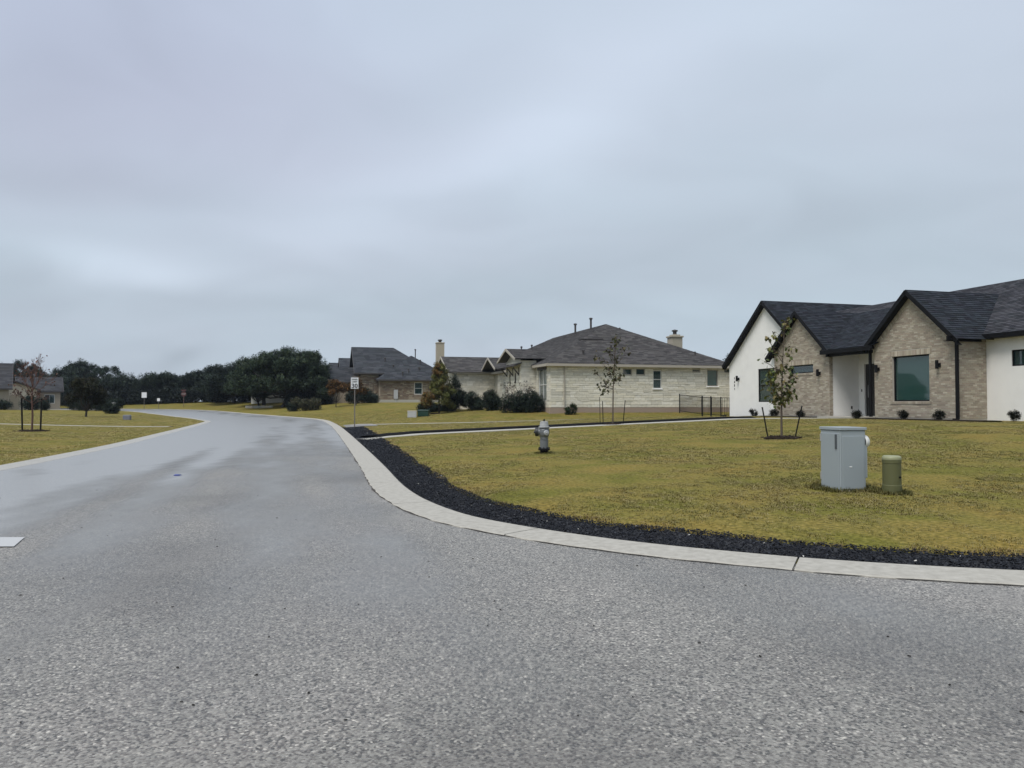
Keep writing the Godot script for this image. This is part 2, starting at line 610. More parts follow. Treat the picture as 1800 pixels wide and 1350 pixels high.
func wet_film() -> void:
	var f := noise(FastNoiseLite.TYPE_SIMPLEX_SMOOTH, .22, 4, 131)
	var f2 := noise(FastNoiseLite.TYPE_SIMPLEX_SMOOTH, .9, 3, 137)
	var mb := MB.new()
	mb.cols = true
	var w := gx.size()
	var alpha := PackedFloat32Array()
	alpha.resize(w * gd.size())
	for j in gd.size():
		for i in w:
			var k := j * w + i
			var x := gx[i]
			var d := gd[j]
			if maxf(gw[k], gl[k]) > .4 or d < -1 or d > 129 or absf(x) > 85: continue
			var U := -S * x + C * d
			var V := C * x + S * d
			var n := f.get_noise_2d(V * 2.4, U * .22) + .5 * f2.get_noise_2d(V * 1.3, U * .35)
			var side := clampf((-gw[k]) / 6.5, 0, 1)                    # 0 at the right kerb, 1 at the left one
			var far := ss(7.5, 24, d)
			var c := absf(V + 2.35 + .12 * f2.get_noise_2d(U * .4, 3.0))   # the drier seam along the crown of the road
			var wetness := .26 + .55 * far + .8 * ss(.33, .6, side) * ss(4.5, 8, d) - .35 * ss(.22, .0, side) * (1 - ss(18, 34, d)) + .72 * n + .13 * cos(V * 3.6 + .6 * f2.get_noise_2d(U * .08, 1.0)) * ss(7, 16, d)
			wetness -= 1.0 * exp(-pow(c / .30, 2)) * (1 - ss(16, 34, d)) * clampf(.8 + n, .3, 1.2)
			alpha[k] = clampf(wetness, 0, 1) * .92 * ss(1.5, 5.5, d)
	for j in gd.size() - 1:
		for i in w - 1:
			var k := j * w + i
			if alpha[k] + alpha[k + 1] + alpha[k + w] + alpha[k + w + 1] < .02: continue
			for q: int in [k, k + w, k + 1, k + 1, k + w, k + w + 1]:
				var x := gx[q % w]
				var d := gd[q / w]
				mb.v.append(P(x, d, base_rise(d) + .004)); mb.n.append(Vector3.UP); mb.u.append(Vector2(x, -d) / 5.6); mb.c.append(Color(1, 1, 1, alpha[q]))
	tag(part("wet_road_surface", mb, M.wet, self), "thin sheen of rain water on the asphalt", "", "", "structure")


func edge_normal(l: PackedVector2Array, i: int) -> Vector2:      # to the right of the line's direction
	var t := (l[mini(i + 1, l.size() - 1)] - l[maxi(i - 1, 0)]).normalized()
	return Vector2(t.y, -t.x)


func kerb(line: PackedVector2Array, side: float, called: String, label: String, from: float, length: float, width: float) -> void:
	var root := Node3D.new()
	root.name = called
	add_child(root)
	tag(root, label, "", "", "structure")
	var step := .13
	var l := along(line, step)
	var per := int(length / step)
	var i := int(from / step)
	var prof := [Vector2(0, -.06), Vector2(.0, .006), Vector2(.015, .014), Vector2(width * .5, .018), Vector2(width - .02, .021), Vector2(width, .010), Vector2(width, -.06)]
	if side < 0: prof = [Vector2(0, -.06), Vector2(0, .006), Vector2(.03, .011), Vector2(width * .5, .022), Vector2(width - .02, .035), Vector2(width, .02), Vector2(width, -.06)]
	while i + per < l.size():
		var mid := l[i + per / 2]
		if mid.y < 1 or mid.y > 118 or mid.x > 18:
			i += per; continue
		var mb := MB.new()
		var stride := 1 if mid.y < 30 else 4
		var ks := range(i, i + per, stride)
		ks.append(i + per)
		var prev := []
		for kk in ks.size():
			var k: int = ks[kk]
			var nrm := edge_normal(l, k) * side
			var p := l[k]
			var t := (l[mini(k + 1, l.size() - 1)] - l[maxi(k - 1, 0)]).normalized()
			if kk == 0: p += t * .008
			if kk == ks.size() - 1: p -= t * .008
			var wob := .008 * sin(k * 1.7) + .006 * sin(k * .61 + 1.0)
			var row := []
			for q: Vector2 in prof:
				var e := p + nrm * (q.x + (wob if q.x < .03 else 0.0))
				row.append(P(e.x, e.y, base_rise(e.y) + q.y))
			if prev.size():
				for z in prof.size() - 1:
					if side > 0: mb.quad(prev[z], prev[z + 1], row[z + 1], row[z])
					else: mb.quad(prev[z], row[z], row[z + 1], prev[z + 1])
			if kk == 0 or kk == ks.size() - 1:
				for z in range(1, prof.size() - 1):
					mb.tri(row[0], row[z], row[z + 1])
			prev = row
		part("kerb_section", mb, M.concrete if side > 0 else M.kerb_left, root)
		i += per


func kerb_seam() -> void:
	var l := along(RIGHT, .12)
	var f := noise(FastNoiseLite.TYPE_SIMPLEX_SMOOTH, .9, 4, 301)
	var mb := MB.new()
	for i in l.size() - 1:
		if l[i].y > 45 or l[i].x > 14 or l[i + 1].y < 1: continue
		var row := []
		for k in 2:
			var p := l[i + k]
			var n := edge_normal(l, i + k)
			var w := maxf(.002, .008 + .03 * f.get_noise_2d(p.x * 2, p.y * 2) + .03 * maxf(0, f.get_noise_2d(p.x * .5, p.y * .5)))
			row.append([P(p.x - n.x * w, p.y - n.y * w, base_rise(p.y) + .007), P(p.x + n.x * .03, p.y + n.y * .03, base_rise(p.y) + .007)])
		mb.quad(row[0][0], row[0][1], row[1][1], row[1][0])
	tag(part("kerb_seam", mb, mat(.05, .042, .035, .95), self), "dark gap of dirt where the asphalt meets the kerb", "", "", "structure")


func strip(called: String, label: String, a: Array, width: float, m: Material, lift: float, ragged := 0.0, kind := "structure") -> void:
	# a path laid over the ground along street-coordinate points (U, V)
	var pts := PackedVector2Array()
	for p: Vector2 in a: pts.append(XD(p.x, p.y))
	var rc := Rect2(pts[0], Vector2.ZERO)
	for p in pts: rc = rc.expand(p)
	keep_out.append([pts, width * .5 + .05, rc.grow(width)])
	pts = along(pts, .35)
	var mb := MB.new()
	var rows := []
	for i in pts.size():
		var nrm := edge_normal(pts, i)
		var row := []
		for k in 5:
			var o := (k / 4.0 - .5) * width
			if ragged > 0 and (k == 0 or k == 4): o += ragged * sin(i * 1.3 + k) * .6 + ragged * sin(i * .47 + k * 2) * .6
			var p := pts[i] + nrm * o
			row.append(P(p.x, p.y, H(p.x, p.y) + (lift if k > 0 and k < 4 else lift * .6)))
		rows.append(row)
	for i in rows.size() - 1:
		for k in 4:
			mb.quad(rows[i][k], rows[i][k + 1], rows[i + 1][k + 1], rows[i + 1][k])
		for k: int in [0, 4]:      # a small step down at each side
			var dn := Vector3(0, -.08, 0)
			if k == 0: mb.quad(rows[i][k] + dn, rows[i][k], rows[i + 1][k], rows[i + 1][k] + dn)
			else: mb.quad(rows[i][k], rows[i][k] + dn, rows[i + 1][k] + dn, rows[i + 1][k])
	tag(part(called, mb, m, self), label, "", "", kind)


# ------------------------------------------------------------------ scatter: stone chips, grass, debris
func scatter(called: String, mesh: Mesh, m: Material, xs: Array, cs: PackedColorArray, parent: Node = self) -> MultiMeshInstance3D:
	var mm := MultiMesh.new()
	mm.transform_format = MultiMesh.TRANSFORM_3D
	mm.use_colors = true
	mm.mesh = mesh
	mm.instance_count = xs.size()
	for i in xs.size():
		mm.set_instance_transform(i, xs[i])
		mm.set_instance_color(i, cs[i])
	var o := MultiMeshInstance3D.new()
	o.name = called
	o.multimesh = mm
	o.material_override = m
	parent.add_child(o, true)
	return o


func bed_edge(x: float, d: float) -> float:      # how far the rock strip reaches from the kerb line
	return 1.03 + .10 * ss(3.5, 1.0, x) + .36 * ss(10, 38, d)


func mulch_bed() -> void:
	var l := along(RIGHT, .25)
	var edge := noise(FastNoiseLite.TYPE_SIMPLEX_SMOOTH, .5, 4, 63)
	var mb := MB.new()
	var rows := []
	var wid := PackedFloat32Array()
	var at := []
	for i in l.size():
		var p := l[i]
		if p.x > 16 or p.y > 40.5: continue
		var wd := bed_edge(p.x, p.y) - .45 + .10 * edge.get_noise_2d(i * .25, 0)
		var nrm := edge_normal(l, i)
		var row := []
		for k in 6:
			var q := p + nrm * (.46 + wd * k / 5.0)
			var g := grid_at(q.x, q.y)
			var y := height_from(q.x, q.y, g.x, g.y)
			row.append(P(q.x, q.y, (maxf(base_rise(q.y) + .012, y + .010) if k < 5 else y - .012) + .012 * edge.get_noise_2d(q.x * 8, q.y * 8)))
		rows.append(row); wid.append(wd); at.append(i)
	for i in rows.size() - 1:
		for k in 5: mb.quad(rows[i][k], rows[i][k + 1], rows[i + 1][k + 1], rows[i + 1][k])
	var bed := part("rock_bed", mb, mat(.012, .012, .015, .9), self)
	tag(bed, "strip of black rock chips between the kerb and the lawn", "", "", "structure")
	# the chips themselves
	var cm := MB.new()
	var r2 := RandomNumberGenerator.new()
	r2.seed = 40
	var ring := []
	for k in 6: ring.append(Vector3(cos(TAU * k / 6), r2.randf_range(-.25, .25), -sin(TAU * k / 6)) * r2.randf_range(.75, 1.1))
	for k in 6:
		cm.tri(Vector3(.12, .62, .05), ring[k], ring[(k + 1) % 6]); cm.tri(Vector3(0, -.5, 0), ring[(k + 1) % 6], ring[k])
	var xs := []
	var cs := PackedColorArray()
	for i in rows.size() - 1:
		var p := l[at[i]]
		var dens := 2600.0 if p.y < 12 else 1300.0 if p.y < 20 else 420.0
		var sz := .0088 if p.y < 12 else .012 if p.y < 20 else .02
		if p.x > 8: dens = 200
		var nrm := edge_normal(l, at[i])
		for k in int(dens * wid[i] * .25):
			var s := r2.randf()
			var q := p.lerp(l[at[i] + 1], r2.randf()) + nrm * (.475 + wid[i] * (s if r2.randf() < .97 else s * 1.07))
			var b := Basis.from_euler(Vector3(r2.randf_range(-.5, .5), r2.randf() * TAU, r2.randf_range(-.5, .5))).scaled_local(Vector3(r2.randf_range(.7, 1.7), r2.randf_range(.5, 1.1), r2.randf_range(.7, 1.4)) * sz)
			var g := grid_at(q.x, q.y)
			xs.append(Transform3D(b, P(q.x, q.y, maxf(base_rise(q.y) + .012, height_from(q.x, q.y, g.x, g.y) + .008) + r2.randf() * .016)))
			var v := r2.randf()
			var c := Color(.009, .010, .0135) * r2.randf_range(.5, 1.9)
			if v > .90: c = Color(.035, .038, .046) * r2.randf_range(.6, 1.3)
			if v > .9985: c = Color(.5, .49, .46)
			c.a = 1
			cs.append(c)
	tag(scatter("rock_chips", cm.mesh(), M.chip, xs, cs), "loose black rock chips spread along the kerb", "", "", "stuff")


func grass() -> void:
	var r := RandomNumberGenerator.new()
	r.seed = 77
	var tufts := []
	for v in 3:
		var mb := MB.new()
		for k in 13:
			var a := r.randf() * TAU
			var o := Vector3(r.randf_range(-1, 1), 0, r.randf_range(-1, 1)) * .05
			var lean := Vector3(cos(a), 0, sin(a)) * r.randf_range(.5, 1.6)
			var hgt := r.randf_range(.4, 1.0) * .024
			var side := Vector3(-sin(a), 0, cos(a)) * .0028
			var mid := o + Vector3.UP * hgt * .65 + lean * hgt * .35
			var tip := o + Vector3.UP * hgt * .95 + lean * hgt
			var nn := (Vector3.UP + lean * .4).normalized()
			mb.trin(o - side, o + side, mid + side * .7, nn, nn, nn); mb.trin(o - side, mid + side * .7, mid - side * .7, nn, nn, nn); mb.trin(mid - side * .7, mid + side * .7, tip, nn, nn, nn)
		tufts.append(mb.mesh())
	var patch := noise(FastNoiseLite.TYPE_SIMPLEX_SMOOTH, .33, 4, 201)
	var patch2 := noise(FastNoiseLite.TYPE_SIMPLEX_SMOOTH, 1.6, 3, 202)
	var xs := [[], [], []]
	var cs := [PackedColorArray(), PackedColorArray(), PackedColorArray()]
	# zones: depth range, tufts per square metre, size
	for z: Array in [[5.5, 10.0, 420.0, .9], [10.0, 14.0, 300.0, 1.05], [14.0, 20.0, 170.0, 1.4], [20.0, 30.0, 90.0, 1.9], [30.0, 46.0, 38.0, 2.8], [46.0, 75.0, 12.0, 4.5]]:
		var cell := 1.0
		var d: float = z[0]
		while d < z[1]:
			var half := d * .8 + 2
			var x := -half
			while x < half:
				var g := grid_at(x + .5, d + .5)
				if maxf(g.x, g.y) > .0:
					for k in int(z[2]):
						var px := x + r.randf()
						var pd := d + r.randf()
						var e := grid_at(px, pd)
						var a := e.x
						var b := e.y
						if a < .45 and b < .42: continue
						if a > 0 and pd < 40.5 and a < bed_edge(px, pd) + .10 * patch2.get_noise_2d(px * 1.5, pd * 1.5) - .05: continue
						if pd > 18 and in_strip(px, pd): continue
						var n1 := patch.get_noise_2d(px, pd)
						var n2 := patch2.get_noise_2d(px, pd)
						if r.randf() < .25 - n2 * 1.1: continue
						var y := height_from(px, pd, a, b)
						var s: float = z[3] * r.randf_range(.6, 1.25)
						var hs: float = (.72 + .05 * s) * r.randf_range(.7, 1.2) * (1.1 + .6 * n2)
						var t := clampf(.5 + n1 * .9 + r.randf_range(-.35, .35), 0, 1)
						var c := Color(.178, .171, .053).lerp(Color(.295, .242, .102), t)
						if r.randf() < .10: c = Color(.37, .31, .16)
						if r.randf() < .02: c = Color(.20, .13, .07)
						if a > 0 and pd < 40.5:      # dry fringe along the rock strip
							var fr := 1 - ss(.0, .28, a - bed_edge(px, pd) - .12 * n1)
							if r.randf() < fr * .8:
								c = Color(.26, .185, .085).lerp(Color(.34, .27, .14), r.randf())
								hs *= 1.0 + .9 * fr
						c = c * (1.0 + .35 * n2)
						c.a = 1
						var q := r.randi() % 3
						xs[q].append(Transform3D(Basis(Vector3.UP, r.randf() * TAU).scaled_local(Vector3(s, hs, s)), P(px, pd, y - .004)))
						cs[q].append(c)
				x += cell
			d += cell
	for b: Array in [[4.13, 9.62, .27, 150], [4.53, 9.2, .14, 90], [.70, 16.8, .15, 60], [-7.45, 57.4, .4, 30], [-6.72, 58.5, .5, 40], [-28.4, 56.8, .35, 30]]:
		for k in int(b[3]):
			var ang := r.randf() * TAU
			var q := float(b[2]) * r.randf_range(.85, 1.5)
			var px: float = b[0] + cos(ang) * q
			var pd: float = b[1] + sin(ang) * q
			var e := grid_at(px, pd)
			var c := Color(.13, .14, .04).lerp(Color(.25, .21, .08), r.randf())
			xs[k % 3].append(Transform3D(Basis(Vector3.UP, r.randf() * TAU).scaled_local(Vector3(1.1, r.randf_range(1.3, 3.0), 1.1)), P(px, pd, height_from(px, pd, e.x, e.y) - .004)))
			cs[k % 3].append(c)
	var root := Node3D.new()
	root.name = "lawn_grass"
	add_child(root)
	tag(root, "short olive and straw coloured grass growing on the lawns", "", "", "stuff")
	for q in 3: tag(scatter("grass_blades", tufts[q], M.blade, xs[q], cs[q], root), "", "", "", "stuff")


func in_strip(x: float, d: float) -> bool:
	for k: Array in keep_out:
		if (k[2] as Rect2).has_point(Vector2(x, d)) and absf(sd(k[0], x, d)) < k[1]: return true
	return false


func road_debris() -> void:
	var r := RandomNumberGenerator.new()
	r.seed = 9
	var cm := MB.new()
	cm.lathe([Vector2(.01, -.2), Vector2(1, 0), Vector2(.7, .5), Vector2(.0, .7)], 6)
	var xs := []
	var cs := PackedColorArray()
	for k in 130:
		var d := 2.2 + pow(r.randf(), 1.4) * 9
		var x := r.randf_range(-.8, .8) * d
		var g := grid_at(x, d)
		if maxf(g.x, g.y) > -.15: continue
		var s := r.randf_range(.003, .0075)
		xs.append(Transform3D(Basis.from_euler(Vector3(0, r.randf() * TAU, 0)).scaled_local(Vector3(s * 1.6, s, s)), P(x, d, .004)))
		cs.append(Color(.02, .018, .016))
	tag(scatter("road_grit", cm.mesh(), M.chip, xs, cs), "small dark bits of grit lying on the asphalt", "", "", "stuff")


# ------------------------------------------------------------------ building kit (house-local: x = V, y = up, z = -U)
func wall(mb: MB, O: Vector3, T: Vector3, top: Array, yb: float, holes: Array, depth := .14) -> void:
	# a wall seen from outside with T to the right; top is a profile of (t, height); holes are Rect2
	var ts := []
	for p: Vector2 in top: ts.append(p.x)
	for r: Rect2 in holes:
		ts.append(r.position.x); ts.append(r.end.x)
	ts.sort()
	var N := T.cross(Vector3.UP)
	for i in ts.size() - 1:
		var a: float = ts[i]
		var b: float = ts[i + 1]
		if b - a < 1e-4: continue
		var m := (a + b) * .5
		var cuts := []
		for r: Rect2 in holes:
			if m > r.position.x and m < r.end.x: cuts.append([r.position.y, r.end.y])
		cuts.sort_custom(func(p, q): return p[0] < q[0])
		var y := yb
		for c: Array in cuts:
			mb.quad(O + T * a + Vector3.UP * y, O + T * b + Vector3.UP * y, O + T * b + Vector3.UP * c[0], O + T * a + Vector3.UP * c[0])
			y = c[1]
		mb.quad(O + T * a + Vector3.UP * y, O + T * b + Vector3.UP * y, O + T * b + Vector3.UP * prof(top, b), O + T * a + Vector3.UP * prof(top, a))
	for r: Rect2 in holes:
		var p0 := O + T * r.position.x + Vector3.UP * r.position.y
		var p1 := O + T * r.end.x + Vector3.UP * r.position.y
		var p2 := O + T * r.end.x + Vector3.UP * r.end.y
		var p3 := O + T * r.position.x + Vector3.UP * r.end.y
		var q := -N * depth
		mb.quad(p0, p0 + q, p1 + q, p1); mb.quad(p1, p1 + q, p2 + q, p2); mb.quad(p2, p2 + q, p3 + q, p3); mb.quad(p3, p3 + q, p0 + q, p0)


func prof(top: Array, t: float) -> float:
	for i in top.size() - 1:
		if t >= top[i].x - 1e-5 and t <= top[i + 1].x + 1e-5:
			return lerpf(top[i].y, top[i + 1].y, clampf((t - top[i].x) / maxf(top[i + 1].x - top[i].x, 1e-5), 0, 1))
	return -1e3


func brick_face(mb: MB, O: Vector3, T: Vector3, N: Vector3, a: float, b: float, y0: float, y1: float, proud: float) -> void:
	var c := O + T * ((a + b) * .5) + Vector3.UP * ((y0 + y1) * .5) + N * (proud * .5)
	var hx := T * ((b - a) * .5)
	var hy := Vector3.UP * ((y1 - y0) * .5)
	var hz := N * (proud * .5)
	mb.quad(c - hx - hy + hz, c + hx - hy + hz, c + hx + hy + hz, c - hx + hy + hz)
	mb.quad(c - hx + hy + hz, c + hx + hy + hz, c + hx + hy - hz, c - hx + hy - hz)
	mb.quad(c - hx - hy - hz, c + hx - hy - hz, c + hx - hy + hz, c - hx - hy + hz)
	mb.quad(c + hx - hy + hz, c + hx - hy - hz, c + hx + hy - hz, c + hx + hy + hz)
	mb.quad(c - hx - hy - hz, c - hx - hy + hz, c - hx + hy + hz, c - hx + hy - hz)


func brick_colour(r: RandomNumberGenerator) -> Color:
	var p := [Color(.36, .33, .275), Color(.33, .30, .25), Color(.30, .27, .225), Color(.33, .285, .24), Color(.385, .355, .30), Color(.43, .40, .345), Color(.27, .235, .20), Color(.32, .28, .24)]
	return (p[r.randi() % p.size()] as Color) * r.randf_range(.9, 1.1) * Color(1.03, 1.0, .945)


func bricks(mb: MB, O: Vector3, T: Vector3, top: Array, yb: float, yt: float, holes: Array, r: RandomNumberGenerator) -> void:
	var N := T.cross(Vector3.UP)
	var bl := .21
	var bh := .07
	var y := yb
	var row := 0
	while y < yt:
		var y1 := y + bh - .011
		var lo := 1e9
		var hi := -1e9
		var t: float = top[0].x
		while t <= top[-1].x + 1e-4:
			if prof(top, t) >= y1:
				lo = minf(lo, t); hi = maxf(hi, t)
			t += .02
		if hi - lo > .05:
			var s: float = top[0].x - r.randf() * .02 - (bl * .5 if row % 2 else 0.0)
			while s < hi:
				var pieces := [[maxf(s, lo), minf(s + bl - .011, hi)]]
				for h: Rect2 in holes:
					if y1 <= h.position.y or y >= h.end.y: continue
					var nx := []
					for q: Array in pieces:
						if q[1] <= h.position.x or q[0] >= h.end.x: nx.append(q)
						else:
							if q[0] < h.position.x: nx.append([q[0], h.position.x])
							if q[1] > h.end.x: nx.append([h.end.x, q[1]])
					pieces = nx
				for q: Array in pieces:
					if q[1] - q[0] > .03:
						mb.col = brick_colour(r)
						brick_face(mb, O, T, N, q[0], q[1], y, y1, .011 + r.randf() * .006)
				s += bl
		y += bh
		row += 1


func soldier(mb: MB, O: Vector3, T: Vector3, a: float, b: float, y0: float, y1: float, r: RandomNumberGenerator) -> void:
	var N := T.cross(Vector3.UP)
	var s := a
	while s < b - .03:
		mb.col = brick_colour(r) * 1.08
		brick_face(mb, O, T, N, s, minf(s + .067, b), y0, y1, .02)
		s += .078


func shingles(mb: MB, poly: Array, c0: Color, c1: Color, r: RandomNumberGenerator, tab := .3, expo := .145) -> void:
	# poly counter-clockwise from above, in one plane
	var n: Vector3 = (poly[1] - poly[0]).cross(poly[2] - poly[0]).normalized()
	var t := Vector3.UP.cross(n).normalized()
	var s := n.cross(t)
	var o: Vector3 = poly[0]
	var q := []
	var s0 := 1e9
	var s1 := -1e9
	for p: Vector3 in poly:
		var k := Vector2((p - o).dot(t), (p - o).dot(s))
		q.append(k)
		s0 = minf(s0, k.y); s1 = maxf(s1, k.y)
	mb.col = c0
	for i in range(1, poly.size() - 1): mb.tri(poly[0] - n * .012, poly[i] - n * .012, poly[i + 1] - n * .012)
	var y := s0
	while y < s1 - .01:
		var y1 := minf(y + expo, s1)
		var e0 := span(q, y + .002)
		var e1 := span(q, y1 - .002)
		if e0.y > e0.x or e1.y > e1.x:
			var lo := minf(e0.x, e1.x)
			var hi := maxf(e0.y, e1.y)
			var x := lo - r.randf() * tab
			while x < hi:
				var wdt := tab * r.randf_range(.7, 1.25)
				var a0 := clampf(x, e0.x, e0.y)
				var b0 := clampf(x + wdt, e0.x, e0.y)
				var a1 := clampf(x, e1.x, e1.y)
				var b1 := clampf(x + wdt, e1.x, e1.y)
				x += wdt
				if b0 - a0 < .004 and b1 - a1 < .004: continue
				mb.col = c0.lerp(c1, pow(r.randf(), 1.3))
				var up := n * (.014 + r.randf() * .006)
				var A := o + t * a0 + s * y + up
				var B := o + t * b0 + s * y + up
				mb.quad(A, B, o + t * b1 + s * y1, o + t * a1 + s * y1)
				mb.quad(o + t * a0 + s * y - n * .012, o + t * b0 + s * y - n * .012, B, A)
		y = y1


func span(q: Array, y: float) -> Vector2:
	var lo := 1e9
	var hi := -1e9
	for i in q.size():
		var a: Vector2 = q[i]
		var b: Vector2 = q[(i + 1) % q.size()]
		if (a.y <= y and b.y >= y) or (b.y <= y and a.y >= y):
			if absf(b.y - a.y) < 1e-6:
				lo = minf(lo, minf(a.x, b.x)); hi = maxf(hi, maxf(a.x, b.x))
			else:
				var x := lerpf(a.x, b.x, (y - a.y) / (b.y - a.y))
				lo = minf(lo, x); hi = maxf(hi, x)
	return Vector2(lo, hi)


func window(root: Node3D, O: Vector3, T: Vector3, r: Rect2, fm: Material, bm: Material, mull := 0, rail := false, depth := .1, fw := .05, sill: Material = null, label := "") -> void:
	# frame, glass and blind set into a hole
	var N := T.cross(Vector3.UP)
	var b := Basis(T, Vector3.UP, N)
	var c := O + T * (r.position.x + r.size.x * .5) + Vector3.UP * (r.position.y + r.size.y * .5) - N * depth
	var f := MB.new()
	f.box(c + T * (-r.size.x * .5 + fw * .5), Vector3(fw, r.size.y, .07), b); f.box(c + T * (r.size.x * .5 - fw * .5), Vector3(fw, r.size.y, .07), b)
	f.box(c + Vector3.UP * (r.size.y * .5 - fw * .5), Vector3(r.size.x - 2 * fw, fw, .068), b); f.box(c - Vector3.UP * (r.size.y * .5 - fw * .5), Vector3(r.size.x - 2 * fw, fw, .068), b)
	for k in mull: f.box(c + T * (r.size.x * ((k + 1.0) / (mull + 1) - .5)), Vector3(.035, r.size.y - 2 * fw, .06), b)
	if rail: f.box(c, Vector3(r.size.x - 2 * fw, .05, .064), b)
	var w := part("window", f, fm, root)
	if label: w.set_meta("label", label)
	var g := MB.new()
	g.box(c - N * .012, Vector3(r.size.x - fw * 2 + .004, r.size.y - fw * 2 + .004, .006), b)
	part("pane", g, M.glass, w)
	var bl := MB.new()
	bl.box(c - N * .10, Vector3(r.size.x + .1, r.size.y + .1, .004), b)
	var y := -r.size.y * .5 + .03
	while y < r.size.y * .5:
		bl.box(c - N * .085 + Vector3.UP * y, Vector3(r.size.x - fw * 2, .036, .003), b * Basis(Vector3.RIGHT, .7))
		y += .045 if r.size.y < 2.2 else .06
	part("blind", bl, bm, w)
	if sill:
		var sl := MB.new()
		sl.bev(c + N * (depth + .02) - Vector3.UP * (r.size.y * .5 + .04), Vector3(r.size.x + .12, .075, .16), .008, b)
		part("sill", sl, sill, w)


func rake(mb: MB, a: Vector3, b: Vector3, w: float, h: float) -> void:
	mb.beam(a, b, w, h)


func sconce(root: Node3D, at: Vector3) -> void:      # a wall lamp that is off; wall faces -x
	var m := MB.new()
	m.bev(at + Vector3(-.02, 0, 0), Vector3(.04, .16, .12), .006)
	m.box(at + Vector3(-.08, .03, 0), Vector3(.1, .03, .03))
	m.lathe([Vector2(.0, -.17), Vector2(.062, -.17), Vector2(.066, -.16), Vector2(.066, .16), Vector2(.05, .175), Vector2(0, .175)], 12, at + Vector3(-.15, 0.02, 0))
	part("wall_lamp", m, M.trim_black, root)


func digits(root: Node3D, text: String, at: Vector3, b: Basis, size: float, m: Material, called: String, bold := true) -> void:
	var f := SystemFont.new()
	f.font_names = PackedStringArray(["Droid Sans"])
	if bold: f.font_weight = 700
	var t := TextMesh.new()
	t.text = text
	t.font = f
	t.font_size = 64
	t.pixel_size = size / 64.0
	t.depth = .012
	t.curve_step = 2.0
	var o := MeshInstance3D.new()
	o.name = called
	o.mesh = t
	o.material_override = m
	root.add_child(o, true)
	o.transform = Transform3D(b, at)


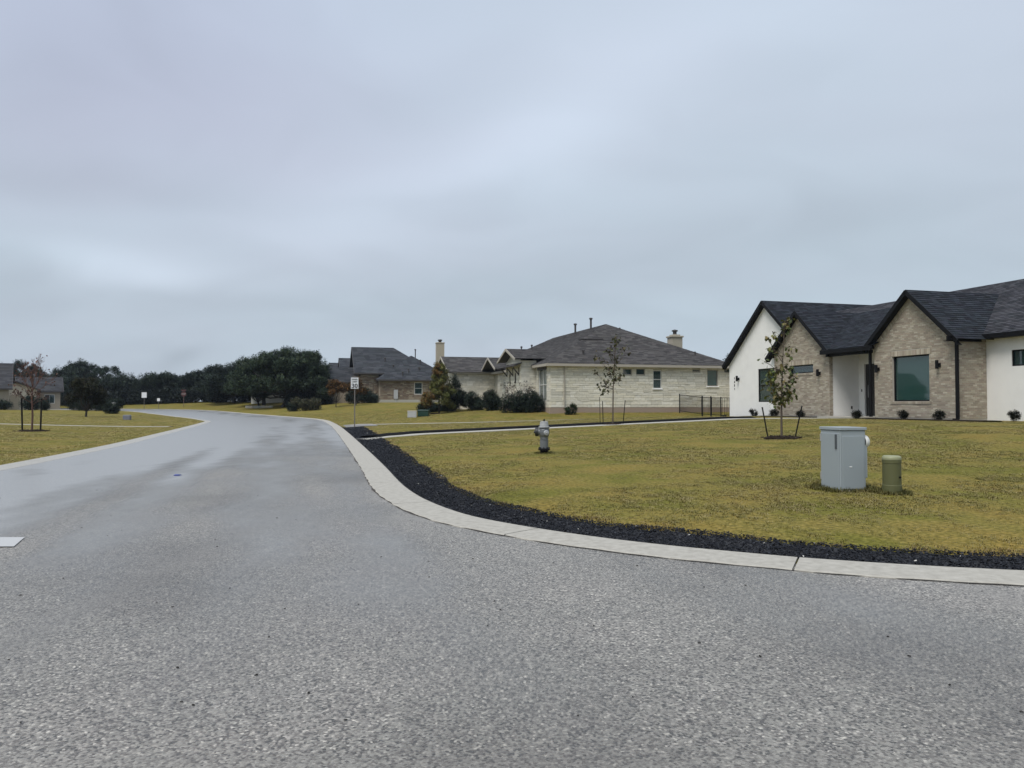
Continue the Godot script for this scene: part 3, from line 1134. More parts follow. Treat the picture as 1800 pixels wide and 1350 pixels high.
# ------------------------------------------------------------------ the white and brick house on the right
func house_right() -> void:
	var U0 := 26.45
	var V0 := 24.69
	var p := XD(U0, V0)
	var root := thing("modern_house", P(p.x, p.y, .66), TH, "modern white stucco and tan brick house with steep black gables at the right", "house")
	var r := RandomNumberGenerator.new()
	r.seed = 1
	var L := func(U: float, V: float, h: float) -> Vector3: return Vector3(V - V0, h, -(U - U0))
	var F := Vector3(0, 0, 1)      # along the street fronts, to the right
	var R := Vector3(1, 0, 0)      # along the sides, away from the street
	# brick gables on the street front
	for g: Array in [[28.64, 24.27, 1], [36.1, 31.69, 0]]:
		var mortar := MB.new()
		var br := MB.new()
		br.cols = true
		var w: float = g[0] - g[1]
		var O: Vector3 = L.call(g[0], 24.69, 0)
		var top := [Vector2(0, 3.28), Vector2(w * .5, 5.22), Vector2(w, 3.28)]
		var hole := Rect2(28.64 - 27.58, .70, 2.02, 1.92) if g[2] else Rect2(1.3, 2.16, 1.92, .42)
		var bh := Rect2(hole.position - Vector2(0, .12), hole.size + Vector2(0, .12 + .23)).grow_individual(.1 if g[2] else .0, 0, .1 if g[2] else .0, 0)
		wall(mortar, O, F, top, -.5, [hole], .2)
		bricks(br, O, F, [Vector2(0, 3.20), Vector2(w * .5, 5.02), Vector2(w, 3.20)], .02, 5.1, [bh], r)
		soldier(br, O, F, bh.position.x, bh.end.x, hole.end.y + .008, hole.end.y + .225, r)
		if g[2]:
			var y := hole.position.y
			while y < hole.end.y - .05:
				for sx: Array in [[bh.position.x, hole.position.x - .008], [hole.end.x + .008, bh.end.x]]:
					br.col = brick_colour(r)
					brick_face(br, O, F, Vector3(-1, 0, 0), sx[0], sx[1], y, y + .067, .018)
				y += .078
		var s := bh.position.x
		while s < bh.end.x - .03:
			br.col = brick_colour(r) * .92
			brick_face(br, O, F, Vector3(-1, 0, 0), s, minf(s + .067, bh.end.x), hole.position.y - .11, hole.position.y - .008, .04)
			s += .078
		# a course of bricks laid along each rake
		for sd_: float in [-1.0, 1.0]:
			var a := Vector3(0, 0, 0)
			var lowp: Vector3 = O + F * (0.0 if sd_ < 0 else w) + Vector3.UP * 3.17
			var hip: Vector3 = O + F * (w * .5) + Vector3.UP * 5.11
			var dir := (hip - lowp).normalized()
			var len := lowp.distance_to(hip)
			var k := .04
			while k < len - .04:
				br.col = brick_colour(r) * 1.06
				var nb := Basis(dir, Vector3(-1, 0, 0).cross(dir), Vector3(-1, 0, 0))
				br.box(lowp + dir * (k + .033) + Vector3(-.011, -.075, 0), Vector3(.066, .19, .022), nb)
				k += .077
		# the return walls beside each gable
		if g[2]:
			wall(mortar, L.call(24.27, 24.69, 0), R, [Vector2(0, 3.3), Vector2(1.51, 3.3)], -.5, [])
			bricks(br, L.call(24.27, 24.69, 0), R, [Vector2(0, 3.25), Vector2(1.5, 3.25)], .02, 3.2, [], r)
			wall(mortar, L.call(28.64, 26.4, 0), -R, [Vector2(0, 3.2), Vector2(1.71, 3.2)], -.5, [])
		else:
			wall(mortar, L.call(31.69, 24.69, 0), R, [Vector2(0, 3.2), Vector2(.2, 3.2)], -.5, [])
			bricks(br, L.call(31.69, 24.69, 0), R, [Vector2(0, 3.15), Vector2(.2, 3.15)], .02, 3.1, [], r)
		var wm := part("brick_wall", mortar, M.mortar, root)
		tag(part("bricks", br, M.brick, wm), "", "", "", "stuff")
		# window, lamps
		window(root, O, F, hole, M.trim_black, M.blind_teal if g[2] else M.blind_grey, 0, false, .12, .05, null)
	# white stucco: entry recess, white gable, right wing
	var sw := MB.new()
	wall(sw, L.call(31.69, 24.892, 0), R, [Vector2(0, 3.2), Vector2(1.51, 3.2)], -.5, [])
	var door_hole := Rect2(31.69 - 31.32, .02, 1.25, 2.5)
	wall(sw, L.call(31.69, 26.4, 0), F, [Vector2(0, 3.2), Vector2(3.05, 3.2)], -.5, [door_hole], .2)
	var wo: Vector3 = L.call(43.1, 26.2, 0)
	var win_w := Rect2(43.1 - 39.95, .72, 3.2, 1.95)
	wall(sw, wo, F, [Vector2(0, 3.06), Vector2(4.0, 6.42), Vector2(8.0, 3.06)], -.6, [win_w], .16)
	wall(sw, L.call(43.1, 38, 0), -R, [Vector2(0, 3.06), Vector2(11.8, 3.06)], -.6, [])
	wall(sw, L.call(35.1, 26.2, 0), R, [Vector2(0, 3.06), Vector2(11.8, 3.06)], -.6, [])
	var side_o: Vector3 = L.call(24.27, 26.2, 0)
	var win_r := Rect2(1.12, 2.02, 1.5, .62)
	wall(sw, side_o, F, [Vector2(0, 3.42), Vector2(10.3, 3.42)], -.5, [win_r], .16)
	wall(sw, L.call(14.0, 26.2, 0), R, [Vector2(0, 3.4), Vector2(11, 3.4)], -.5, [])
	wall(sw, L.call(14.0, 37.0, 0), -F, [Vector2(0, 3.4), Vector2(30, 3.4)], -.5, [])
	part("stucco_wall", sw, M.stucco, root)
	window(root, wo, F, win_w, M.trim_black, M.blind_dark, 0, true, .07, .05)
	window(root, side_o, F, win_r, M.trim_black, M.blind_grey, 1, false, .07, .05)
	# foundation
	var fo := MB.new()
	fo.box(L.call(26.45, 25.7, -.24), Vector3(1.9, .5, 4.30)); fo.box(L.call(33.9, 25.7, -.24), Vector3(1.9, .5, 4.34)); fo.box(L.call(39.1, 32.0, -.27), Vector3(11.52, .5, 7.92)); fo.box(L.call(19.2, 31.6, -.245), Vector3(10.7, .5, 10.1))
	part("foundation", fo, M.concrete, root)
	var slab := MB.new()
	slab.bev(L.call(30.16, 25.2, -.04), Vector3(2.5, .11, 2.99), .01)
	part("porch_slab", slab, M.concrete, root)
	# door
	var d := MB.new()
	d.box(L.call(31.32 - .625, 26.52, 1.27), Vector3(.06, 2.5, 1.25))
	for k in 4: d.bev(L.call(31.32 - .625, 26.485, .35 + k * .6), Vector3(.02, .5, .95), .006)
	var dn := part("door", d, M.door, root)
	var dh := MB.new()
	dh.tube([L.call(31.12, 26.44, .9), L.call(31.12, 26.44, 1.5)], [.013, .013], 8)
	part("handle", dh, M.steel, dn)
	var ol := MB.new()
	ol.bev(L.call(31.69, 25.95, .42) + Vector3(0, 0, .012), Vector3(.09, .14, .02), .004)
	part("outlet_cover", ol, M.trim_dark, root)
	var bell := MB.new()
	bell.bev(L.call(31.5, 26.39, 1.25), Vector3(.02, .12, .05), .004)
	part("door_bell", bell, M.trim_black, root)
	# roofs
	var sh := MB.new()
	sh.cols = true
	var k0 := Color(.016, .019, .026)
	var k1 := Color(.042, .049, .064)
	for g: Array in [[26.45, 2.55, 30.6], [33.9, 2.56, 30.6]]:
		var e: float = g[1]
		var zr := 5.36
		var ze := zr - e * .885
		shingles(sh, [L.call(g[0] - e, 24.38, ze), L.call(g[0] - e, g[2], ze), L.call(g[0], g[2], zr), L.call(g[0], 24.38, zr)], k0, k1, r)
		shingles(sh, [L.call(g[0] + e, g[2], ze), L.call(g[0] + e, 24.38, ze), L.call(g[0], 24.38, zr), L.call(g[0], g[2], zr)], k0, k1, r)
	# white gable
	var we := 4.3
	var wz := 6.62
	var wl_ := wz - we * .83
	shingles(sh, [L.call(39.1 - we, 25.9, wl_), L.call(39.1 - we, 38.2, wl_), L.call(39.1, 38.2, wz), L.call(39.1, 25.9, wz)], k0, k1, r)
	shingles(sh, [L.call(39.1 + we, 38.2, wl_), L.call(39.1 + we, 25.9, wl_), L.call(39.1, 25.9, wz), L.call(39.1, 38.2, wz)], k0, k1, r)
	# entry roof, main roof
	shingles(sh, [L.call(32.0, 24.45, 3.2), L.call(28.4, 24.45, 3.2), L.call(26.45, 27.85, 5.3), L.call(33.9, 27.85, 5.3)], k0, k1, r)
	var m0 := Color(.038, .039, .047)
	var m1 := Color(.10, .10, .115)
	shingles(sh, [L.call(38.5, 25.9, 3.3), L.call(13.7, 25.9, 3.3), L.call(18.3, 30.5, 6.06), L.call(38.5, 30.5, 6.06)], m0, m1, r)
	shingles(sh, [L.call(13.7, 25.9, 3.3), L.call(13.7, 37.3, 3.3), L.call(18.3, 32.7, 6.06), L.call(18.3, 30.5, 6.06)], m0, m1, r, .6, .3)
	sh.col = m0
	sh.quad(L.call(18.3, 30.5, 6.06), L.call(18.3, 32.7, 6.06), L.call(38.5, 32.7, 6.06), L.call(38.5, 30.5, 6.06)); sh.quad(L.call(13.7, 37.3, 3.3), L.call(38.5, 37.3, 3.3), L.call(38.5, 32.7, 6.06), L.call(18.3, 32.7, 6.06))
	var rf := part("roof", sh, M.shingle, root)
	# black boards along the rakes and eaves
	for g: Array in [[26.45, 2.57, 5.34, .885, 24.37], [33.9, 2.57, 5.34, .885, 24.37], [39.1, 4.33, 6.6, .83, 25.89]]:
		for s: float in [-1.0, 1.0]:
			var fa := MB.new()
			var a: Vector3 = L.call(g[0] + s * g[1], g[4], g[2] - g[1] * g[3] - .11)
			var b: Vector3 = L.call(g[0], g[4], g[2] - .11)
			fa.beam(a + Vector3(0, .03, 0), b + (b - a).normalized() * .02 + Vector3(0, .03, 0), .035, .18)
			# soffit
			var n := Vector3(.27, 0, 0)
			if s > 0: fa.quad(a + Vector3(0, -.1, 0), b + Vector3(0, -.1, 0), b + n + Vector3(0, -.1, 0), a + n + Vector3(0, -.1, 0))
			else: fa.quad(b + Vector3(0, -.1, 0), a + Vector3(0, -.1, 0), a + n + Vector3(0, -.1, 0), b + n + Vector3(0, -.1, 0))
			part("rake_board", fa, M.trim_black, root)
	var gu := MB.new()
	gu.bev(L.call(30.17, 24.36, 3.07), Vector3(.13, .20, 3.4), .012)
	gu.box(L.call(30.17, 24.56, 2.93), Vector3(.2, .15, 2.95))
	gu.box(L.call(30.17, 25.4, 3.19), Vector3(1.75, .02, 3.0))
	part("gutter", gu, M.trim_black, root)
	var gu2 := MB.new()
	gu2.bev(L.call(18.8, 25.86, 3.22), Vector3(.13, .2, 10.6), .012)
	gu2.box(L.call(18.9, 26.04, 3.14), Vector3(.3, .02, 10.6))
	gu2.box(L.call(24.15, 25.0, 3.12), Vector3(1.62, .2, .09))
	gu2.box(L.call(24.2, 25.0, 3.04), Vector3(1.6, .02, .3))
	part("gutter", gu2, M.trim_black, root)
	for u: Array in [[28.78, 24.58, 2.95], [24.13, 24.62, 3.05]]:
		var ds := MB.new()
		ds.bev(L.call(u[0], u[1], u[2] * .5), Vector3(.10, u[2], .12), .01)
		ds.box(L.call(u[0], u[1] - .09, -.02), Vector3(.24, .09, .1))
		part("downspout", ds, M.trim_black, root)
	for at: Vector3 in [L.call(28.37, 24.68, 2.12), L.call(25.02, 24.68, 2.14), L.call(32.35, 24.68, 2.1), L.call(42.0, 26.19, 2.15)]: sconce(root, at)
	var ve := MB.new()
	ve.lathe([Vector2(.09, 0), Vector2(.09, .12), Vector2(.17, .14), Vector2(.17, .2), Vector2(0, .26)], 10, L.call(22.9, 27.1, 3.98))
	part("roof_vent", ve, M.trim_black, rf)
	var vb := Basis(Vector3(0, 0, 1), Vector3.UP, Vector3(-1, 0, 0))
	var num := "1481"
	for k in 4: digits(root, num[k], L.call(42.5, 26.19, 2.2 - k * .22), vb, .19, M.trim_black, "house_number")
	# low beds of dark mulch and young round shrubs at the foot of the walls
	strip("planting_bed", "dark mulch bed along the brick front of the white and brick house", [Vector2(22.2, 24.15), Vector2(28.6, 24.15)], .95, M.mulch, .05, .08)
	strip("planting_bed_001", "dark mulch bed below the left brick gable of the house", [Vector2(31.8, 24.2), Vector2(36.2, 24.2)], .9, M.mulch, .05, .08)
	strip("planting_bed_002", "dark mulch bed below the white gable with the tall window", [Vector2(36.3, 25.7), Vector2(43.4, 25.7)], .9, M.mulch, .05, .08)
	var spots := [[24.4, 23.98, .26, "small dark round shrub at the right foot of the right brick gable"], [26.3, 24.0, .27, "small dark round shrub below the large brick gable window"], [28.85, 23.9, .26, "small dark shrub beside the black downspout at the entry"], [32.9, 24.0, .30, "small dark shrub at the foot of the left brick gable below its lamp"], [35.2, 24.0, .29, "small dark shrub at the left end of the left brick gable"], [39.6, 25.6, .32, "small dark round shrub below the white gable between lamp and window"], [42.95, 25.6, .31, "small dark shrub at the left corner of the white gable"], [22.6, 25.6, .28, "small dark shrub at the foot of the white wall on the far right"]]
	for s: Array in spots:
		var q := lay(s[0], s[1], .04)
		var t := thing("small_shrub", q, 0, s[3], "shrub", "young shrubs along the house front")
		foliage("foliage", [[Vector3(0, s[2] * .6, 0), Vector3(s[2] * .85, s[2] * .68, s[2] * .8)]], 120, .085, .5, [Color(.007, .010, .006), Color(.013, .018, .009), Color(.018, .018, .011)], t, 300 + int(s[0] * 10))


# ------------------------------------------------------------------ the limestone house
func stone_colour(r: RandomNumberGenerator) -> Color:
	var p := [Color(.74, .705, .60), Color(.77, .74, .645), Color(.69, .66, .56), Color(.79, .765, .675), Color(.74, .70, .58), Color(.66, .635, .55)]
	return (p[r.randi() % p.size()] as Color) * r.randf_range(.9, 1.08)


func ashlar(root: Node3D, O: Vector3, T: Vector3, a: float, b: float, y0: float, y1: float, holes: Array, r: RandomNumberGenerator, singles: int) -> void:
	var N := T.cross(Vector3.UP)
	var all := []
	var y := y0
	while y < y1 - .03:
		var h := minf([.10, .14, .18, .22][r.randi() % 4], y1 - y)
		if y1 - y - h < .07: h = y1 - y
		var s := a
		while s < b - .01:
			var l := minf(r.randf_range(.3, .95), b - s)
			if b - s - l < .15: l = b - s
			var pieces := [[s, s + l]]
			for q: Rect2 in holes:
				if y + h <= q.position.y + .01 or y >= q.end.y - .01: continue
				var nx := []
				for z: Array in pieces:
					if z[1] <= q.position.x or z[0] >= q.end.x: nx.append(z)
					else:
						if z[0] < q.position.x: nx.append([z[0], q.position.x])
						if z[1] > q.end.x: nx.append([q.end.x, z[1]])
				pieces = nx
			for z: Array in pieces:
				if z[1] - z[0] > .04: all.append([z[0], z[1], y, y + h, (z[1] - z[0]) * h])
			s += l
		y += h
	all.sort_custom(func(p, q): return p[4] > q[4])
	var rest := MB.new()
	rest.cols = true
	for i in all.size():
		var z: Array = all[i]
		var mb := MB.new() if i < singles else rest
		mb.cols = true
		mb.col = stone_colour(r)
		var c: Vector3 = O + T * ((z[0] + z[1]) * .5) + Vector3.UP * ((z[2] + z[3]) * .5) + N * .004
		var pr := r.randf_range(.018, .045)
		var tilt := Basis(T, Vector3.UP, N) * Basis.from_euler(Vector3(r.randf_range(-.02, .02), r.randf_range(-.015, .015), 0))
		if i < singles:
			mb.bev(Vector3.ZERO, Vector3(z[1] - z[0] - .014, z[3] - z[2] - .014, pr * 2), .008, tilt)
			part("stone", mb, M.stone, root).position = c
		else:
			mb.box(c, Vector3(z[1] - z[0] - .014, z[3] - z[2] - .014, pr * 2), tilt)
	if rest.v.size(): tag(part("stones", rest, M.stone, root), "", "", "", "stuff")


func gable_roof(sh: MB, a: Vector3, b: Vector3, half: float, pitch: float, side: Vector3, c0: Color, c1: Color, r: RandomNumberGenerator, tab := .45, expo := .2) -> void:
	# ridge from a (street end) to b; side is the horizontal direction of one slope
	for s: float in [-1.0, 1.0]:
		var dn := side * s * half - Vector3.UP * half * pitch
		var q := [a + dn, b + dn, b, a]
		var n: Vector3 = (q[1] - q[0]).cross(q[2] - q[0])
		if n.y < 0: q.reverse()
		shingles(sh, q, c0, c1, r, tab, expo)


func hip_roof(sh: MB, lo: Vector3, hi: Vector3, pitch: float, c0: Color, c1: Color, r: RandomNumberGenerator, tab := .45, expo := .2, fine := true) -> void:
	# rectangle from lo to hi at eave height lo.y; ridge along the longer side
	var w := hi.x - lo.x
	var d := hi.z - lo.z
	var k := minf(w, d) * .5
	var z := lo.y + k * pitch
	var A := Vector3(lo.x, lo.y, hi.z)
	var B := Vector3(hi.x, lo.y, hi.z)
	var Cc := Vector3(hi.x, lo.y, lo.z)
	var D := Vector3(lo.x, lo.y, lo.z)
	var R1: Vector3
	var R2: Vector3
	if d >= w:
		R1 = Vector3((lo.x + hi.x) * .5, z, hi.z - k); R2 = Vector3((lo.x + hi.x) * .5, z, lo.z + k)
		shingles(sh, [A, B, R1], c0, c1, r, tab, expo); shingles(sh, [D, A, R1, R2], c0, c1, r, tab, expo)
		shingles(sh, [B, Cc, R2, R1], c0, c1, r, 1.0, .5); shingles(sh, [Cc, D, R2], c0, c1, r, 1.0, .5)
	else:
		R1 = Vector3(lo.x + k, z, (lo.z + hi.z) * .5); R2 = Vector3(hi.x - k, z, (lo.z + hi.z) * .5)
		shingles(sh, [A, B, R2, R1], c0, c1, r, tab, expo); shingles(sh, [D, A, R1], c0, c1, r, tab, expo)
		shingles(sh, [B, Cc, R2], c0, c1, r, 1.0, .5); shingles(sh, [Cc, D, R1, R2], c0, c1, r, 1.0, .5)


func eaves(mb: MB, lo: Vector3, hi: Vector3, t := .18, over := .45) -> void:    # fascia boards round a rectangle and the soffit inside it
	var y := lo.y - t * .5 + .02
	mb.box(Vector3((lo.x + hi.x) * .5, y, hi.z - .02), Vector3(hi.x - lo.x, t, .04)); mb.box(Vector3((lo.x + hi.x) * .5, y, lo.z + .02), Vector3(hi.x - lo.x, t, .04))
	mb.box(Vector3(lo.x + .02, y, (lo.z + hi.z) * .5), Vector3(.04, t, hi.z - lo.z - .082)); mb.box(Vector3(hi.x - .02, y, (lo.z + hi.z) * .5), Vector3(.04, t, hi.z - lo.z - .082))
	mb.box(Vector3((lo.x + hi.x) * .5, lo.y - t + .03, (lo.z + hi.z) * .5), Vector3(hi.x - lo.x - .09, .012, hi.z - lo.z - .09))


func house_stone() -> void:
	var U0 := 50.5
	var V0 := 16.77
	var p := XD(U0, V0)
	var root := thing("limestone_house", P(p.x, p.y, .72), TH, "long pale limestone house with a grey hip roof in the middle of the picture", "house")
	var r := RandomNumberGenerator.new()
	r.seed = 2
	var L := func(U: float, V: float, h: float) -> Vector3: return Vector3(V - V0, h, -(U - U0))
	var F := Vector3(0, 0, 1)
	var R := Vector3(1, 0, 0)
	var W := 14.0
	# side wall towards the camera: windows
	var O: Vector3 = L.call(50.5, 16.77, 0)
	var holes := []
	var kinds := []
	for q: Array in [[1095, 1111, 648, 659, 0], [1118, 1134, 648, 659, 0], [1148, 1163, 651, 683, 1], [1217, 1231, 649, 654, 0], [1243, 1262, 650, 679, 2], [1273, 1285, 649, 655, 0]]:
		var ha := vat(q[0])
		var hb := vat(q[1])
		var d := XD(50.5, V0 + (ha + hb) * .5).y
		var yt: float = 1.2 + (712.0 - q[2]) * d / 1352.0 - .72
		var yb_: float = 1.2 + (712.0 - q[3]) * d / 1352.0 - .72
		holes.append(Rect2(ha, yb_, hb - ha, yt - yb_)); kinds.append(q[4])
	var wm := MB.new()
	wall(wm, O, R, [Vector2(0, 3.3), Vector2(W, 3.3)], .30, holes, .14)
	# front wall to the street, with its windows, and the projecting entry bay
	var ff := [Rect2(65.0 - 61.6, .95, 1.5, 2.0), Rect2(65.0 - 53.2, .75, 1.9, 2.35)]
	wall(wm, L.call(65.0, 16.77, 0), F, [Vector2(0, 3.3), Vector2(14.5, 3.3)], .30, ff, .14)
	var bay := [Rect2(.95, 2.1, .4, .75), Rect2(2.5, 2.1, .4, .75)]
	wall(wm, L.call(57.9, 15.6, 0), F, [Vector2(0, 3.75), Vector2(2.05, 4.5), Vector2(4.1, 3.75)], .30, bay, .12)
	wall(wm, L.call(53.8, 15.6, 0), R, [Vector2(0, 3.75), Vector2(1.17, 3.75)], .30, [])
	wall(wm, L.call(65.0, 31.0, 0), -F, [Vector2(-14.5, 3.3), Vector2(0, 3.3)], .30, [])
	wall(wm, L.call(65.0, V0 + W, 0), -F, [Vector2(-20, 3.3), Vector2(14.5, 3.3)], .30, [])
	# garage wing beyond
	wall(wm, L.call(66.4, 13.0, 0), R, [Vector2(0, 3.35), Vector2(4.2, 3.35)], .1, [])
	wall(wm, L.call(72.6, 13.0, 0), F, [Vector2(0, 3.3), Vector2(3.1, 4.7), Vector2(6.2, 3.3)], .1, [])
	wall(wm, L.call(65.05, 16.8, 0), F, [Vector2(-1.4, 3.3), Vector2(0, 3.3)], .1, [])
	var w := part("wall", wm, mat(.46, .44, .37, .9), root)
	ashlar(w, O, R, 0.0, W, .32, 3.28, holes, r, 300)
	ashlar(w, L.call(65.0, 16.77, 0), F, 0, 14.5, .32, 3.28, [ff[0], ff[1], Rect2(65.0 - 57.95, 0, 4.2, 5)], r, 0)
	ashlar(w, L.call(57.9, 15.6, 0), F, 0, 4.1, .32, 3.72, bay, r, 0)
	ashlar(w, L.call(53.8, 15.6, 0), R, 0, 1.17, .32, 3.72, [], r, 0)
	ashlar(w, L.call(66.4, 13.0, 0), R, 0, 4.2, .12, 3.3, [], r, 0)
	for i in holes.size():
		var kd: int = kinds[i]
		window(root, O, R, holes[i], M.trim_tan if kd != 1 else M.frame_white, M.blind_cyan if kd == 2 else M.blind_grey, 0, kd == 1, .06, .05, M.stone if kd > 0 else null)
	window(root, L.call(65.0, 16.77, 0), F, ff[0], M.frame_white, M.blind_pale, 1, false, .06, .06)
	window(root, L.call(65.0, 16.77, 0), F, ff[1], M.frame_white, M.blind_pale, 1, true, .06, .06)
	for q in bay: window(root, L.call(57.9, 15.6, 0), F, q, M.trim_dark, M.blind_grey, 0, false, .06, .04)
	# dark boards above the front windows
	for q: Rect2 in ff:
		var aw := MB.new()
		aw.box(L.call(65.0 - q.position.x - q.size.x * .5, 16.72, q.end.y + .02), Vector3(.12, .26, q.size.x + .1))
		part("lintel", aw, M.trim_dark, root)
	# plinth
	var fo := MB.new()
	fo.box(L.call(50.5, 16.77, -.1) + Vector3(W * .5, 0, -.13), Vector3(W + .12, .82, .34)); fo.box(L.call(57.75, 16.77, -.1) + Vector3(.12, 0, -.2), Vector3(.34, .818, 14.1)); fo.box(L.call(55.85, 15.7, -.1), Vector3(.34, .816, 4.2)); fo.box(L.call(66.35, 15.1, -.25), Vector3(4.3, .75, .3))
	part("plinth", fo, mat(.30, .235, .19, .9), root)
	# roofs
	var sh := MB.new()
	sh.cols = true
	var c0 := Color(.062, .058, .058)
	var c1 := Color(.15, .14, .137)
	var lo: Vector3 = L.call(78.0, 16.35, 3.36)
	var hi: Vector3 = L.call(50.08, 16.35 + W + .85, 3.36)
	hip_roof(sh, Vector3(lo.x, 3.36, lo.z), Vector3(hi.x, 3.36, hi.z), .49, c0, c1, r, .42, .17)
	gable_roof(sh, L.call(55.85, 15.0, 4.72), L.call(55.85, 18.6, 4.72), 2.55, .34, Vector3(0, 0, 1), c0, c1, r, .42, .17)
	gable_roof(sh, L.call(64.0, 15.6, 4.55), L.call(64.0, 19.5, 4.55), 2.5, .42, Vector3(0, 0, 1), c0, c1, r, .42, .17)
	gable_roof(sh, L.call(69.5, 12.5, 4.92), L.call(69.5, 22, 4.92), 3.6, .43, Vector3(0, 0, 1), c0, c1, r, .45, .2)
	# a small raised step in the big roof
	var rf := part("roof", sh, M.shingle, root)
	var st := MB.new()
	st.box(L.call(54.3, 21.2, 3.36 + .49 * 4.2 + .03), Vector3(2.0, .05, .3))
	part("roof_step", st, M.trim_dark, rf)
	var fa := MB.new()
	eaves(fa, Vector3(lo.x, 3.33, lo.z), Vector3(hi.x, 3.33, hi.z))
	for g: Array in [[55.85, 2.57, 4.70, .34, 14.98], [64.0, 2.52, 4.53, .42, 15.58], [69.5, 3.62, 4.90, .43, 12.48]]:
		var rk := MB.new()
		for s: float in [-1.0, 1.0]:
			rk.beam(L.call(g[0] + s * g[1], g[4], g[2] - g[1] * g[3] - .06), L.call(g[0], g[4], g[2] - .06), .05, .17)
		part("rake_board", rk, M.trim_tan, root)
	fa.box(L.call(66.0, 15.5, 3.33), Vector3(5.6, .17, .05))
	part("fascia", fa, M.trim_tan, root)
	var so := MB.new()
	for g: Array in [[55.85, 2.5, 4.62, .34, 15.0, 15.62], [64.0, 2.5, 4.45, .42, 15.6, 17.0], [69.5, 3.6, 4.82, .43, 12.5, 13.0]]:
		for s: float in [-1.0, 1.0]:
			var a: Vector3 = L.call(g[0] + s * g[1], g[4], g[2] - g[1] * g[3])
			var b: Vector3 = L.call(g[0], g[4], g[2])
			var n := Vector3(g[5] - g[4], 0, 0)
			so.quad(a, b, b + n, a + n)
	# small porch roof under the entry gable with its brackets
	so.box(L.call(55.85, 15.25, 3.42), Vector3(.75, .08, 4.6), Basis(Vector3(0, 0, 1), .35))
	part("soffit", so, M.trim_dark, root)
	for u: float in [57.5, 55.85, 54.2]:
		var bk := MB.new()
		bk.beam(L.call(u, 15.55, 2.7), L.call(u, 15.1, 3.25), .08, .08)
		bk.box(L.call(u, 15.56, 2.95), Vector3(.07, .6, .08))
		part("bracket", bk, M.trim_dark, root)
	var ch := MB.new()
	ch.box(L.call(60.0, 31.2, 3.2), Vector3(.95, 6.2, .95)); ch.bev(L.call(60.0, 31.2, 6.35), Vector3(1.12, .14, 1.12), .02); ch.bev(L.call(60.0, 31.2, 6.48), Vector3(.7, .12, .7), .02)
	var cn := part("chimney", ch, mat(.34, .31, .25, .9), root)
	var cp := MB.new()
	cp.lathe([Vector2(.16, 6.5), Vector2(.16, 6.8), Vector2(.26, 6.82), Vector2(.26, 6.92), Vector2(0, 7.0)], 12, L.call(60.0, 31.2, 0))
	part("chimney_cap", cp, M.trim_dark, cn)
	for q: Array in [[63.0, 23.2, 6.7, .75, .09], [59.8, 23.4, 6.9, .7, .09], [66.5, 20.3, 5.3, .5, .06], [52.2, 22.0, 4.45, .3, .05], [51.6, 19.6, 4.1, .2, .07], [51.8, 28.6, 4.0, .35, .04], [56.6, 24.6, 6.2, .3, .05], [58.5, 17.0, 4.6, .4, .05]]:
		var vp := MB.new()
		vp.lathe([Vector2(q[4], -.4), Vector2(q[4], q[3]), Vector2(q[4] * 1.7, q[3] + .01), Vector2(q[4] * 1.7, q[3] + .12), Vector2(0, q[3] + .16)], 8, L.call(q[0], q[1], q[2]))
		part("vent_pipe", vp, M.trim_dark, rf)
	var dsn := MB.new()
	dsn.box(L.call(50.4, 17.75, 1.8), Vector3(.07, 3.0, .07))
	part("downspout", dsn, M.trim_tan, root)


func vat(px: float) -> float:     # distance along the limestone side wall (its plane U = 50.5) from the wall's corner
	var a := (px - 900.0) / 1352.0
	var d := 50.5 / (C - S * a)
	return d * (C * a + S) - 16.77


# ------------------------------------------------------------------ the farther houses
func tex_house(called: String, at: Vector3, label: String, seed_: int) -> Node3D:
	return thing(called, at, TH, label, "house")


